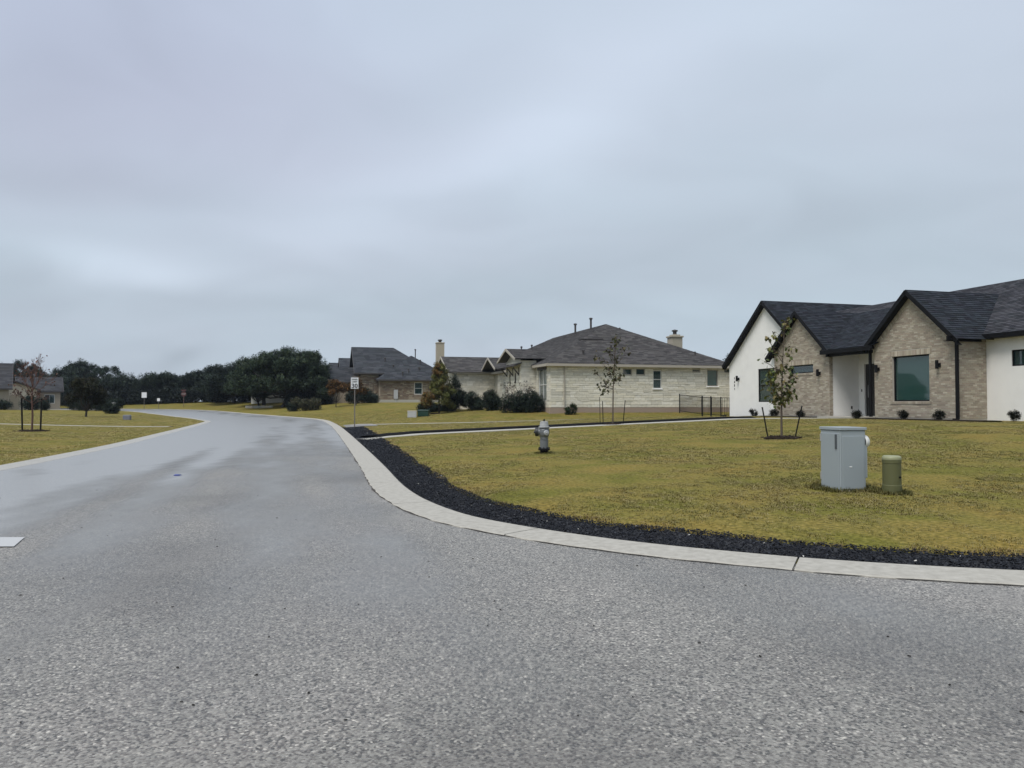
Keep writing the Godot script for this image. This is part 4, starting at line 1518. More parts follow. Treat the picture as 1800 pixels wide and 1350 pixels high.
func house_far() -> void:      # brick house beyond the limestone one
	var U0 := 95.0
	var V0 := 9.6
	var p := XD(U0, V0)
	var root := thing("brick_house", P(p.x, p.y, 1.42), TH, "grey roofed brick house behind the speed limit sign", "house")
	var r := RandomNumberGenerator.new()
	r.seed = 3
	var L := func(U: float, V: float, h: float) -> Vector3: return Vector3(V - V0, h, -(U - U0))
	var F := Vector3(0, 0, 1)
	var R := Vector3(1, 0, 0)
	var mo := MB.new()
	var br := MB.new()
	br.cols = true
	var win := [Rect2(4.2, 1.1, 1.0, 1.5)]
	var win2 := [Rect2(.5, .9, 1.2, 1.8)]
	wall(mo, L.call(95.0, 9.6, 0), R, [Vector2(0, 2.85), Vector2(8, 2.85)], -.3, win)
	wall(mo, L.call(97.0, 7.4, 0), R, [Vector2(0, 3.6), Vector2(2.2, 3.6)], -.3, win2)
	wall(mo, L.call(107.0, 7.2, 0), F, [Vector2(0, 3.7), Vector2(5.0, 6.8), Vector2(10.0, 3.7)], -.3, [])
	wall(mo, L.call(97.0, 9.6, 0), F, [Vector2(0, 3.0), Vector2(2, 3.0)], -.3, [])
	wall(mo, L.call(97.0, 6.4, 0), R, [Vector2(0, 3.4), Vector2(1.0, 3.4)], -.3, [])
	wall(mo, L.call(106.5, 4.0, 0), F, [Vector2(0, 2.8), Vector2(3.2, 4.6), Vector2(6.4, 2.8)], -.3, [Rect2(1.6, .9, 1.0, 1.4), Rect2(3.6, .9, 1.0, 1.4)])
	wall(mo, L.call(100.1, 4.0, 0), R, [Vector2(0, 2.8), Vector2(3.2, 2.8)], -.3, [])
	var wn := part("wall", mo, mat(.30, .255, .20, .9), root)
	# coarse courses of mixed brick and stone
	for q: Array in [[L.call(95.0, 9.6, 0), R, 8.0, 2.8, win], [L.call(97.0, 6.4, 0), R, 3.2, 3.4, []], [L.call(106.5, 4.0, 0), F, 6.4, 2.7, []]]:
		var y := .45
		while y < q[3] - .12:
			var s := 0.0
			while s < q[2] - .05:
				var l := minf(r.randf_range(.25, .6), q[2] - s)
				var skip := false
				for h: Rect2 in q[4]:
					if h.grow(.02).intersects(Rect2(s, y, l, .12)): skip = true
				if not skip:
					var cc := [Color(.19, .135, .095), Color(.25, .20, .145), Color(.17, .13, .10), Color(.31, .27, .20), Color(.22, .175, .13)]
					br.col = (cc[r.randi() % 5] as Color) * r.randf_range(.8, 1.15)
					brick_face(br, q[0], q[1], (q[1] as Vector3).cross(Vector3.UP), s, s + l - .02, y, y + .12, .02)
				s += l
			y += .14
	tag(part("bricks", br, M.brick, wn), "", "", "", "stuff")
	window(root, L.call(95.0, 9.6, 0), R, win[0], M.frame_white, M.blind_grey, 0, true, .06, .07)
	window(root, L.call(97.0, 7.4, 0), R, win2[0], M.frame_white, M.blind_grey, 1, false, .06, .07)
	for q: Rect2 in [Rect2(1.6, .9, 1.0, 1.4), Rect2(3.6, .9, 1.0, 1.4)]: window(root, L.call(106.5, 4.0, 0), F, q, M.frame_white, M.blind_pale, 0, true, .06, .07)
	var fo := MB.new()
	fo.box(L.call(94.98, 13.5, .07), Vector3(8.2, .75, .2))
	part("plinth", fo, mat(.40, .39, .34, .9), root)
	var sh := MB.new()
	sh.cols = true
	var c0 := Color(.038, .042, .050)
	var c1 := Color(.084, .090, .103)
	hip_roof(sh, Vector3(-.55, 2.9, -11.5), Vector3(9.4, 2.9, .5), .66, c0, c1, r, .7, .3)
	# tall wing with its gable to the street
	shingles(sh, [L.call(96.4, 6.6, 3.75), L.call(96.4, 17, 3.75), L.call(102.0, 12.0, 7.35), L.call(102.0, 6.6, 7.35)], c0, c1, r, .7, .3)
	shingles(sh, [L.call(107.6, 17, 3.75), L.call(107.6, 6.6, 3.75), L.call(102.0, 6.6, 7.35), L.call(102.0, 12.0, 7.35)], c0, c1, r, .9, .5)
	shingles(sh, [L.call(96.4, 17, 3.75), L.call(107.6, 17, 3.75), L.call(102.0, 12.0, 7.35)], c0, c1, r, .7, .3)
	gable_roof(sh, L.call(103.3, 3.6, 4.75), L.call(103.3, 8, 4.75), 3.6, .56, Vector3(0, 0, 1), c0, c1, r, .7, .3)
	gable_roof(sh, L.call(110.5, 5.4, 6.4), L.call(110.5, 10, 6.4), 2.2, .7, Vector3(0, 0, 1), c0, c1, r, .7, .3)
	gable_roof(sh, L.call(114.0, 4.2, 5.9), L.call(114.0, 9, 5.9), 2.0, .7, Vector3(0, 0, 1), c0, c1, r, .7, .3)
	var rf := part("roof", sh, M.shingle, root)
	var fa := MB.new()
	for g: Array in [[102.0, 5.65, 7.32, .643, 6.58], [103.3, 3.62, 4.72, .56, 3.58], [110.5, 2.2, 6.38, .7, 5.38], [114.0, 2.0, 5.88, .7, 4.18]]:
		var rk := MB.new()
		for s: float in [-1.0, 1.0]:
			rk.beam(L.call(g[0] + s * g[1], g[4], g[2] - g[1] * g[3] - .08), L.call(g[0], g[4], g[2] - .08), .05, .2)
		part("rake_board", rk, M.trim_dark, root)
	fa.box(L.call(96.38, 9.0, 3.68), Vector3(4.8, .18, .05)); fa.box(L.call(94.48, 14.0, 2.83), Vector3(9.9, .18, .05)); fa.box(L.call(99.7, 5.7, 2.68), Vector3(4.2, .16, .05))
	fa.box(L.call(98.7, 9.0, 3.58), Vector3(4.6, .03, 4.4))
	part("fascia", fa, M.trim_dark, root)
	var ga := MB.new()
	wall(ga, L.call(104.9, 7.1, 0), F, [Vector2(0, 5.0), Vector2(2.9, 6.9), Vector2(5.8, 5.0)], 4.9, [])
	wall(ga, L.call(112.5, 5.9, 0), F, [Vector2(0, 4.9), Vector2(2.0, 6.2), Vector2(4.0, 4.9)], -.3, [])
	wall(ga, L.call(108.5, 5.9, 0), R, [Vector2(0, 4.9), Vector2(4, 4.9)], -.3, [])
	part("gable", ga, mat(.42, .39, .33, .9), root)
	var ch := MB.new()
	ch.box(L.call(99.5, 17.8, 3.6), Vector3(1.0, 8.6, .9)); ch.bev(L.call(99.5, 17.8, 7.9), Vector3(1.1, .14, 1.0), .02)
	var cn := part("chimney", ch, mat(.36, .32, .25, .9), root)
	var cp := MB.new()
	cp.lathe([Vector2(.2, 7.95), Vector2(.2, 8.2), Vector2(.3, 8.22), Vector2(.3, 8.34), Vector2(0, 8.4)], 10, L.call(99.5, 17.8, 0))
	part("chimney_cap", cp, M.trim_dark, cn)
	for q: Array in [[98.8, 10.6, 5.35, .35], [97.4, 11.5, 4.5, .2], [97.6, 12.9, 4.6, .2], [95.9, 13.2, 3.9, .3], [96.4, 14.6, 4.15, .25], [97.6, 14.9, 4.9, .5], [102.5, 15.0, 5.9, 1.2], [95.3, 12.4, 3.45, .3]]:
		var vp := MB.new()
		vp.lathe([Vector2(.07, -.4), Vector2(.07, q[3]), Vector2(.12, q[3] + .01), Vector2(.12, q[3] + .14), Vector2(0, q[3] + .18)], 8, L.call(q[0], q[1], q[2]))
		part("vent_pipe", vp, M.trim_dark, rf)
	var me := MB.new()
	me.box(L.call(94.9, 11.5, 1.1), Vector3(.5, 1.1, .2)); me.box(L.call(94.9, 11.5, .3), Vector3(.12, .8, .1))
	part("electric_meter", me, M.box_grey, root)


func plain_house(called: String, x: float, d: float, turn: float, w: float, dp: float, wh: float, pitch: float, along_x: bool, wm: Material, label: String, opens: Array, roof_dark := 1.0) -> Node3D:
	# a simple gabled house: local +z faces the camera; opens: [t, y, width, height, kind]
	var h := H(x, d)
	var root := thing(called, P(x, d, h), turn, label, "house")
	var r := RandomNumberGenerator.new()
	r.seed = int(x * 7) + 900
	var mb := MB.new()
	var holes := []
	for q: Array in opens: holes.append(Rect2(q[0], q[1], q[2], q[3]))
	var O := Vector3(-w * .5, 0, dp * .5)
	var rise := (dp if along_x else w) * .5 * pitch
	var flat := [Vector2(0, wh), Vector2(w, wh)]
	var peak := [Vector2(0, wh), Vector2(w * .5, wh + rise), Vector2(w, wh)]
	wall(mb, O, Vector3.RIGHT, flat if along_x else peak, -.6, holes, .15)
	wall(mb, Vector3(w * .5, 0, -dp * .5), Vector3.LEFT, flat if along_x else peak, -.6, [])
	var fl2 := [Vector2(0, wh), Vector2(dp, wh)]
	var pk2 := [Vector2(0, wh), Vector2(dp * .5, wh + rise), Vector2(dp, wh)]
	wall(mb, Vector3(w * .5, 0, dp * .5), Vector3(0, 0, -1), pk2 if along_x else fl2, -.6, [])
	wall(mb, Vector3(-w * .5, 0, -dp * .5), Vector3(0, 0, 1), pk2 if along_x else fl2, -.6, [])
	part("wall", mb, wm, root)
	for q: Array in opens:
		var rc := Rect2(q[0], q[1], q[2], q[3])
		if q[4] == "window": window(root, O, Vector3.RIGHT, rc, M.frame_white, M.blind_grey, 1, false, .06, .07)
		else:
			var g := MB.new()
			for k in 4: g.bev(O + Vector3(rc.position.x + rc.size.x * .5, rc.position.y + rc.size.y * (k + .5) / 4, -.08), Vector3(rc.size.x - .02, rc.size.y / 4 - .015, .05), .01)
			part("garage_door", g, mat(.58, .50, .38, .6), root)
	var sh := MB.new()
	sh.cols = true
	var c0 := Color(.045, .045, .050) * roof_dark
	var c1 := Color(.09, .09, .098) * roof_dark
	var top := wh + rise + .12
	var fa := MB.new()
	if along_x:
		gable_roof(sh, Vector3(-w * .5 - .4, top, 0), Vector3(w * .5 + .4, top, 0), dp * .5 + .4, pitch, Vector3(0, 0, 1), c0, c1, r, .8, .35)
		fa.box(Vector3(0, top - (dp * .5 + .4) * pitch - .08, dp * .5 + .4), Vector3(w + .8, .2, .05))
		for s: float in [-1.0, 1.0]:
			var rk := MB.new()
			for e: float in [-1.0, 1.0]: rk.beam(Vector3(s * (w * .5 + .4), top - (dp * .5 + .4) * pitch - .1, e * (dp * .5 + .4)), Vector3(s * (w * .5 + .4), top - .1, 0), .05, .2)
			part("rake_board", rk, M.trim_dark, root)
	else:
		gable_roof(sh, Vector3(0, top, dp * .5 + .4), Vector3(0, top, -dp * .5 - .4), w * .5 + .4, pitch, Vector3(1, 0, 0), c0, c1, r, .8, .35)
		for s: float in [-1.0, 1.0]: fa.beam(Vector3(s * (w * .5 + .4), top - (w * .5 + .4) * pitch - .1, dp * .5 + .4), Vector3(0, top - .1, dp * .5 + .4), .05, .2)
	part("roof", sh, M.shingle, root)
	part("fascia", fa, M.trim_dark, root)
	return root


# ------------------------------------------------------------------ plants
var clump_mesh: ArrayMesh
var leaf_mesh: ArrayMesh


func make_leaves() -> void:
	var r := RandomNumberGenerator.new()
	r.seed = 501
	var mb := MB.new()
	for k in 22:
		var q := Vector3(r.randfn(), r.randfn(), r.randfn()).normalized()
		var o := q * pow(r.randf(), .5)
		var a := Vector3(r.randfn(), r.randfn(), r.randfn()).normalized()
		var b := a.cross(q).normalized()
		var s := r.randf_range(.17, .30)
		var nn := (q * .7 + a.cross(b) * .5 + Vector3.UP * .3).normalized()
		var p0 := o - a * s
		var p1 := o + b * s * .45
		var p2 := o + a * s + q * s * .2
		var p3 := o - b * s * .45
		mb.trin(p0, p1, p2, nn, nn, nn); mb.trin(p0, p2, p3, nn, nn, nn)
	clump_mesh = mb.mesh()
	# one lobed leaf, about a hand long, bent along its rib
	var lf := MB.new()
	var out := [Vector2(0, 0), Vector2(.16, .16), Vector2(.40, .22), Vector2(.22, .40), Vector2(.46, .55), Vector2(.22, .68), Vector2(.28, .88), Vector2(0, 1.0)]
	for i in out.size() - 1:
		for s: float in [-1.0, 1.0]:
			var a: Vector2 = out[i]
			var b: Vector2 = out[i + 1]
			var A := Vector3(a.x * s, .12 * absf(a.x) - .25 * a.y * a.y, a.y)
			var B := Vector3(b.x * s, .12 * absf(b.x) - .25 * b.y * b.y, b.y)
			var Am := Vector3(0, -.25 * a.y * a.y, a.y)
			var Bm := Vector3(0, -.25 * b.y * b.y, b.y)
			if s > 0:
				lf.tri(A, Bm, B); lf.tri(A, Am, Bm)
			else:
				lf.tri(A, B, Bm); lf.tri(A, Bm, Am)
	leaf_mesh = lf.mesh()


func foliage(called: String, lobes: Array, n: int, size: float, gap: float, cols: Array, parent: Node3D, sd_: int, freq := 1.1, light := .35) -> MultiMeshInstance3D:
	var r := RandomNumberGenerator.new()
	r.seed = sd_
	var f := noise(FastNoiseLite.TYPE_SIMPLEX_SMOOTH, freq, 2, sd_)
	var vol := []
	var tot := 0.0
	for l: Array in lobes:
		var q: Vector3 = l[1]
		tot += pow(q.x * q.y * q.z, .7)
		vol.append(tot)
	var xs := []
	var cs := PackedColorArray()
	var tries := 0
	while xs.size() < n and tries < n * 6:
		tries += 1
		var pick := r.randf() * tot
		var k := 0
		while vol[k] < pick: k += 1
		var dir := Vector3(r.randfn(), r.randfn(), r.randfn()).normalized()
		var rad := pow(r.randf(), .42)
		var c: Vector3 = lobes[k][0]
		var p: Vector3 = c + dir * (lobes[k][1] as Vector3) * rad
		var g := f.get_noise_3dv(p)
		if g < -.12 + gap * .4 - .35 * (1 - gap): continue
		var s := size * r.randf_range(.65, 1.25)
		xs.append(Transform3D(Basis.from_euler(Vector3(r.randf() * TAU, r.randf() * TAU, r.randf() * TAU)).scaled_local(Vector3.ONE * s), p))
		var col: Color = cols[r.randi() % cols.size()]
		col = col * (1.0 + light * 1.6 * g) * r.randf_range(.8, 1.2)
		col.a = 1
		cs.append(col)
	var o := scatter(called, clump_mesh, M.leaf, xs, cs, parent)
	o.set_meta("kind", "stuff")
	return o


func limb(mb: MB, a: Vector3, b: Vector3, r0: float, r1: float, r: RandomNumberGenerator, wob := .12, sides := 6) -> void:
	var n := 5
	var pts := []
	var rad := []
	var l := a.distance_to(b)
	var off := Vector3(r.randfn(), r.randfn() * .5, r.randfn()) * wob * l
	for i in n + 1:
		var t := i / float(n)
		pts.append(a.lerp(b, t) + off * sin(t * PI) + Vector3(r.randfn(), r.randfn(), r.randfn()) * .012 * l * (1.0 if i > 0 and i < n else 0.0)); rad.append(lerpf(r0, r1, t))
	mb.tube(pts, rad, sides, false)


func tree(called: String, x: float, d: float, h: float, w: float, clear: float, trunk: float, label: String, group: String, sd_: int, cols: Array, opt := {}) -> Node3D:
	# broad tree: crown lobes round an uneven dome, a trunk and limbs reaching into them
	var r := RandomNumberGenerator.new()
	r.seed = sd_
	var root := thing(called, P(x, d, H(x, d) - .03), 0, label, "tree", group)
	var lobes := []
	var nl: int = opt.get("lobes", 14)
	var ch := h - clear
	for k in nl:
		var a := TAU * (k * .382 + r.randf() * .12)
		var t := (k + .5) / nl
		var rr: float = sqrt(t) * w * .5 * .72
		var e := 1.0 - pow(rr / (w * .5), 2) * .8
		var y: float = clear + ch * (.16 + .68 * e * r.randf_range(.2 if k % 3 else .75, 1.0))
		var s: float = r.randf_range(.15, .25) * w * float(opt.get("lobe", 1.0))
		lobes.append([Vector3(cos(a) * rr, minf(y, h - s * .62), sin(a) * rr), Vector3(s, s * r.randf_range(.55, .8), s)])
	for k in int(opt.get("skirt", 0)):
		var a := TAU * (k + r.randf() * .6) / float(opt.skirt)
		var q := w * r.randf_range(.30, .43)
		lobes.append([Vector3(cos(a) * q, clear + w * .075 + ch * r.randf_range(.0, .14), sin(a) * q), Vector3(w * .12, w * .085, w * .12)])
	if opt.has("lobes_at"): lobes = opt.lobes_at
	var mb := MB.new()
	var lean := Vector3(opt.get("lean", 0.0), 0, 0)
	var fork := Vector3(0, clear * .9, 0) + lean
	limb(mb, Vector3(0, -.1, 0), fork, trunk, trunk * .7, r, .04, 8)
	for l: Array in lobes:
		limb(mb, fork - Vector3(0, r.randf() * clear * .3, 0) * .5, l[0], trunk * .42, trunk * .08, r, .12, 5)
	part("trunk", mb, opt.get("bark", M.bark_dark), root)
	foliage("crown", lobes, opt.get("n", 1500), opt.get("size", .42), opt.get("gap", .35), cols, root, sd_ + 1, opt.get("freq", .8), opt.get("light", .4))
	return root


func bush(called: String, x: float, d: float, lobes: Array, n: int, size: float, cols: Array, label: String, group: String, sd_: int, gap := .2, freq := 1.6) -> Node3D:
	var root := thing(called, P(x, d, H(x, d) - .03), 0, label, "shrub", group)
	var r := RandomNumberGenerator.new()
	r.seed = sd_
	var mb := MB.new()
	for l: Array in lobes: limb(mb, Vector3((l[0] as Vector3).x * .4, -.05, (l[0] as Vector3).z * .4), l[0], .035, .012, r, .1, 5)
	part("stem", mb, M.bark_dark, root)
	foliage("foliage", lobes, n, size, gap, cols, root, sd_, freq)
	return root


func ring(root: Node3D, rad: float, h: float, sd_: int) -> void:     # a ring of dark mulch, heaped and uneven
	var r := RandomNumberGenerator.new()
	r.seed = sd_
	var mb := MB.new()
	var rows := []
	for k in 5:
		var row := []
		for i in 18:
			var a := TAU * i / 18
			var q := rad * (k / 4.0) * (1 + (.12 * sin(i * 2.3 + sd_) if k == 4 else 0.0))
			row.append(Vector3(cos(a) * q, [.6, .8, 1.0, .75, -.3][k] * h + r.randf_range(-.25, .25) * h * (0.0 if k == 4 else 1.0), -sin(a) * q))
		rows.append(row)
	for k in 4:
		for i in 18:
			var j := (i + 1) % 18
			mb.quad(rows[k][i], rows[k + 1][i], rows[k + 1][j], rows[k][j])
	var c2 := Vector2(root.position.x, -root.position.z)
	keep_out.append([PackedVector2Array([c2 - Vector2(.05, 0), c2 + Vector2(.05, 0)]), rad, Rect2(c2 - Vector2.ONE * 2, Vector2.ONE * 4)])
	part("mulch_ring", mb, M.mulch, root)
	var xs := []
	var cs := PackedColorArray()
	var cm := MB.new()
	cm.box(Vector3.ZERO, Vector3(1, .25, .4))
	for k in 150:
		var a := r.randf() * TAU
		var q := rad * sqrt(r.randf()) * 1.04
		xs.append(Transform3D(Basis.from_euler(Vector3(r.randf_range(-.5, .5), r.randf() * TAU, r.randf_range(-.5, .5))).scaled_local(Vector3.ONE * r.randf_range(.03, .075)), Vector3(cos(a) * q, h * (.95 if q < rad * .7 else .55) * r.randf_range(.8, 1.2), -sin(a) * q)))
		cs.append(Color(.03, .02, .015) * r.randf_range(.6, 1.8))
	tag(scatter("bark_chips", cm.mesh(), M.chip, xs, cs, root), "", "", "", "stuff")


func sapling(called: String, x: float, d: float, label: String, sd_: int, trunk: Array, rad: float, branches: Array, cols: Array, leaf: float, ring_r: float) -> Node3D:
	# young oak: thin trunk, thin branches, each ending in a cluster of big leaves. branches: [height on trunk, end point, leaves, spread]
	var root := thing(called, P(x, d, H(x, d) - .01), 0, label, "tree")
	var r := RandomNumberGenerator.new()
	r.seed = sd_
	var mb := MB.new()
	var rr := []
	for i in trunk.size(): rr.append(lerpf(rad, rad * .18, i / float(trunk.size() - 1)))
	mb.tube(trunk, rr, 8)
	var xs := []
	var cs := PackedColorArray()
	for b: Array in branches:
		var hgt: float = b[0]
		var st: Vector3 = trunk[0]
		for i in trunk.size() - 1:
			if trunk[i].y <= hgt and trunk[i + 1].y >= hgt: st = trunk[i].lerp(trunk[i + 1], (hgt - trunk[i].y) / (trunk[i + 1].y - trunk[i].y))
		var e: Vector3 = b[1]
		limb(mb, st, e, rad * .32, rad * .1, r, .08, 5)
		for k in int(float(b[2]) * 1.5):
			var p := e + Vector3(r.randfn(), r.randfn() * .9, r.randfn()) * float(b[3])
			if r.randf() < .4: p = st.lerp(e, r.randf_range(.35, 1.0)) + Vector3(r.randfn(), r.randfn(), r.randfn()) * float(b[3]) * .7
			var s := leaf * r.randf_range(.7, 1.25)
			xs.append(Transform3D(Basis.from_euler(Vector3(r.randf_range(-.2, 1.3), r.randf() * TAU, r.randf_range(-.6, .6))).scaled_local(Vector3.ONE * s), p))
			var c: Color = cols[r.randi() % cols.size()]
			c = c * r.randf_range(.75, 1.25)
			c.a = 1
			cs.append(c)
			mb.tube([st.lerp(e, r.randf_range(.6, .95)), p], [rad * .08, rad * .05], 3, false)
	part("trunk", mb, M.bark, root)
	tag(scatter("leaves", leaf_mesh, M.leaf, xs, cs, root), "", "", "", "stuff")
	ring(root, ring_r, .07, sd_)
	return root


func stake(x: float, d: float, h: float, lean: Vector2, label: String, thick := .018) -> void:
	var o := thing("tree_stake", P(x, d, H(x, d) - .02), 0, label, "stake", "stakes beside the young trees")
	var mb := MB.new()
	mb.tube([Vector3(0, -.1, 0), Vector3(lean.x, h, lean.y)], [thick, thick], 6)
	part("post", mb, M.iron, o)
	var tp := MB.new()
	tp.tube([Vector3(lean.x, h, lean.y), Vector3(lean.x * 1.03, h + .03, lean.y)], [thick * 1.25, thick * 1.25], 6)
	part("cap", tp, M.trim_dark, o)


func twigs(mb: MB, a: Vector3, dir: Vector3, l: float, rad: float, depth: int, r: RandomNumberGenerator, tips: Array) -> void:
	var b := a + dir * l
	mb.tube([a, a.lerp(b, .5) + Vector3(r.randfn(), r.randfn(), r.randfn()) * l * .05, b], [rad, rad * .85, rad * .65], 4 if depth < 3 else 6, false)
	tips.append(b)
	if depth == 0: return
	var n := 2 + (1 if r.randf() < .5 else 0)
	for k in n:
		var nd := (dir + Vector3(r.randfn(), r.randfn() * .6 + .15, r.randfn()) * .42).normalized()
		twigs(mb, b, nd, l * r.randf_range(.6, .85), rad * .62, depth - 1, r, tips)


func plants() -> void:
	var oakc := [Color(.024, .042, .027), Color(.036, .058, .034), Color(.048, .072, .038), Color(.028, .046, .031), Color(.064, .084, .045)]
	var dark := [Color(.022, .036, .029), Color(.031, .048, .034), Color(.041, .058, .038), Color(.026, .039, .033)]
	# --- young oak in front of the modern house
	var br := [[1.75, Vector3(-.12, 1.72, .12), 26, .11], [1.0, Vector3(-.20, 1.15, .1), 24, .10], [1.05, Vector3(.20, 1.2, -.05), 24, .10], [.98, Vector3(.12, .98, .15), 22, .09], [1.15, Vector3(-.17, 1.42, -.1), 24, .10], [1.25, Vector3(.22, 1.5, .1), 18, .09], [1.2, Vector3(.05, 1.32, .2), 22, .11], [.95, Vector3(-.08, 1.02, -.15), 22, .10], [1.5, Vector3(-.24, 1.62, .0), 14, .08], [1.6, Vector3(.16, 1.75, .05), 10, .07], [1.9, Vector3(-.26, 2.25, .05), 10, .07], [1.9, Vector3(-.32, 2.5, 0), 9, .05], [2.3, Vector3(-.22, 2.62, .1), 9, .06], [2.3, Vector3(.24, 2.3, .05), 9, .07], [2.5, Vector3(.10, 2.86, .05), 16, .08], [2.6, Vector3(.16, 2.98, 0), 10, .06], [1.7, Vector3(-.42, 1.95, 0), 5, .05], [2.1, Vector3(.2, 2.1, 0), 6, .06]]
	sapling("young_tree", 6.72, 19.2, "young oak with clustered green leaves on the lawn before the white and brick house", 11, [Vector3(0, -.05, 0), Vector3(.0, .5, 0), Vector3(.01, 1.0, 0), Vector3(.03, 1.6, 0), Vector3(.06, 2.2, 0), Vector3(.12, 2.95, 0)], .03, br, [Color(.10, .115, .03), Color(.075, .095, .028), Color(.13, .13, .045), Color(.15, .12, .05), Color(.055, .07, .025)], .10, .46)
	stake(6.44, 19.3, .78, Vector2(-.16, 0), "leaning thin black stake left of the young leafy oak")
	stake(6.99, 19.1, .80, Vector2(.2, 0), "leaning thin black stake right of the young leafy oak")
	# --- sparser one before the limestone house
	var b2 := [[1.6, Vector3(-.62, 1.62, .1), 7, .09], [1.55, Vector3(-.75, 2.2, 0), 9, .09], [1.5, Vector3(-.3, 1.55, .1), 10, .10], [1.7, Vector3(-.35, 1.8, .15), 12, .10], [1.8, Vector3(-.12, 2.1, 0), 12, .12], [1.8, Vector3(.28, 1.95, .1), 12, .10], [1.9, Vector3(.38, 2.1, 0), 8, .08], [2.0, Vector3(.05, 2.35, .1), 14, .12], [2.2, Vector3(-.2, 2.3, -.1), 10, .10], [2.1, Vector3(-.72, 2.9, 0), 7, .09], [2.2, Vector3(-.5, 2.8, .1), 6, .08], [2.5, Vector3(-.1, 3.1, .05), 9, .09], [2.6, Vector3(-.25, 3.12, 0), 7, .08], [2.5, Vector3(.45, 3.2, 0), 6, .07], [2.7, Vector3(.55, 3.3, .1), 5, .06], [2.8, Vector3(.15, 3.45, 0), 9, .09], [2.9, Vector3(.2, 3.65, 0), 10, .08], [1.5, Vector3(-.45, 1.35, .1), 5, .07], [2.4, Vector3(.6, 3.0, -.1), 4, .06], [2.3, Vector3(.2, 2.75, .1), 8, .09], [2.0, Vector3(.1, 1.75, .1), 6, .08]]
	sapling("young_tree", 4.15, 31.7, "thin young tree with sparse leaves before the limestone house", 12, [Vector3(0, -.05, 0), Vector3(.01, .8, 0), Vector3(.02, 1.5, 0), Vector3(.06, 2.2, 0), Vector3(.10, 2.9, 0), Vector3(.2, 3.7, 0)], .034, b2, [Color(.07, .075, .03), Color(.05, .058, .026), Color(.09, .075, .035), Color(.045, .045, .025)], .12, .40)
	stake(3.76, 31.7, .98, Vector2(-.03, 0), "upright black stake left of the sparse young tree")
	stake(4.56, 31.7, .98, Vector2(.1, 0), "leaning black stake right of the sparse young tree")
	stake(3.7, 32.3, 1.15, Vector2(-.02, 0), "thin grey pole with a dark top behind the left stake", .012)
	# --- bare reddish tree at the left
	var t := thing("bare_tree", P(-20.45, 32.8, H(-20.45, 32.8) - .02), 0, "young tree with bare reddish twigs between two stakes on the left lawn", "tree")
	var r := RandomNumberGenerator.new()
	r.seed = 33
	var mb := MB.new()
	var tips := []
	mb.tube([Vector3(0, -.1, 0), Vector3(.02, .7, 0), Vector3(-.02, 1.45, 0), Vector3(.02, 2.1, 0)], [.045, .038, .032, .024], 8)
	for k in 16:
		var a := TAU * k * .382
		var y := 1.2 + k * .07
		var dir := Vector3(cos(a) * .75, 1.0 if k > 3 else .55, sin(a) * .75).normalized()
		if k > 11: dir = Vector3(cos(a) * .3, 1, sin(a) * .3).normalized()
		twigs(mb, Vector3(0, y - .08, 0), dir, .41 if k > 3 else .27, .017, 4 if k % 2 else 3, r, tips)
	part("trunk", mb, M.bark_red, t)
	var xs := []
	var cs := PackedColorArray()
	for k in 520:
		var q: Vector3 = tips[r.randi() % tips.size()]
		if r.randf() > 1.5 - q.y / 2.6: continue
		xs.append(Transform3D(Basis.from_euler(Vector3(r.randf() * TAU, r.randf() * TAU, 0)).scaled_local(Vector3.ONE * r.randf_range(.05, .09)), q + Vector3(r.randfn(), r.randfn(), r.randfn()) * .05))
		cs.append([Color(.12, .045, .035), Color(.09, .045, .035), Color(.15, .07, .04), Color(.06, .045, .03)][r.randi() % 4])
	tag(scatter("leaves", leaf_mesh, M.leaf, xs, cs, t), "", "", "", "stuff")
	ring(t, .66, .08, 5)
	stake(-20.85, 32.8, 1.42, Vector2(-.06, 0), "left of two dark stakes beside the bare tree", .035)
	stake(-20.08, 32.8, 1.42, Vector2(.02, 0), "right of two dark stakes beside the bare tree", .035)
	# --- cone shaped tree turning red
	var cone := thing("conical_tree", P(-5.9, 62.3, H(-5.9, 62.3)), 0, "cone shaped tree turning from green to rust beside the green box", "tree")
	mb = MB.new()
	mb.tube([Vector3(0, -.1, 0), Vector3(.02, 1.5, 0), Vector3(0, 3.0, 0), Vector3(0, 4.3, 0)], [.07, .055, .035, .01], 7)
	var lobes := []
	for k in 44:
		var y := .7 + 3.3 * pow(k / 43.0, .9)
		var rad := 1.5 * pow(1.0 - (y - .75) / 3.75, .85)
		var a := TAU * k * .382 + r.randf() * .5
		var q := Vector3(cos(a) * rad * r.randf_range(.35, .95), y, sin(a) * rad * .7)
		lobes.append([q, Vector3(.40, .27, .40) * (1.15 - y * .12)])
		limb(mb, Vector3(0, y - .15, 0), q, .018, .006, r, .05, 4)
	part("trunk", mb, M.bark_dark, cone)
	var left := []
	var right := []
	for l: Array in lobes:
		if (l[0] as Vector3).x < -.55 or ((l[0] as Vector3).y > 3.0 and (l[0] as Vector3).x < .15) or r.randf() < .1: left.append(l)
		else: right.append(l)
	tag(foliage("crown", left, 800, .17, .2, [Color(.22, .125, .05), Color(.18, .15, .05), Color(.24, .14, .05), Color(.14, .15, .055)], cone, 61, 1.4), "rust coloured left side of the crown")
	tag(foliage("crown", right, 1300, .17, .2, [Color(.19, .20, .065), Color(.14, .17, .055), Color(.23, .21, .07), Color(.12, .13, .045)], cone, 62, 1.4), "olive green right side of the crown")
	ring(cone, .8, .07, 8)
	stake(-6.6, 62.3, .8, Vector2(0, 0), "short thin stake left of the conical tree", .02)
	stake(-5.2, 62.3, .8, Vector2(0, 0), "short thin stake right of the conical tree", .02)
	# --- shrubs in front of the limestone house
	var L := func(u: float, v: float) -> Vector2: return XD(u, v)
	var q: Vector2 = L.call(52.2, 15.3)
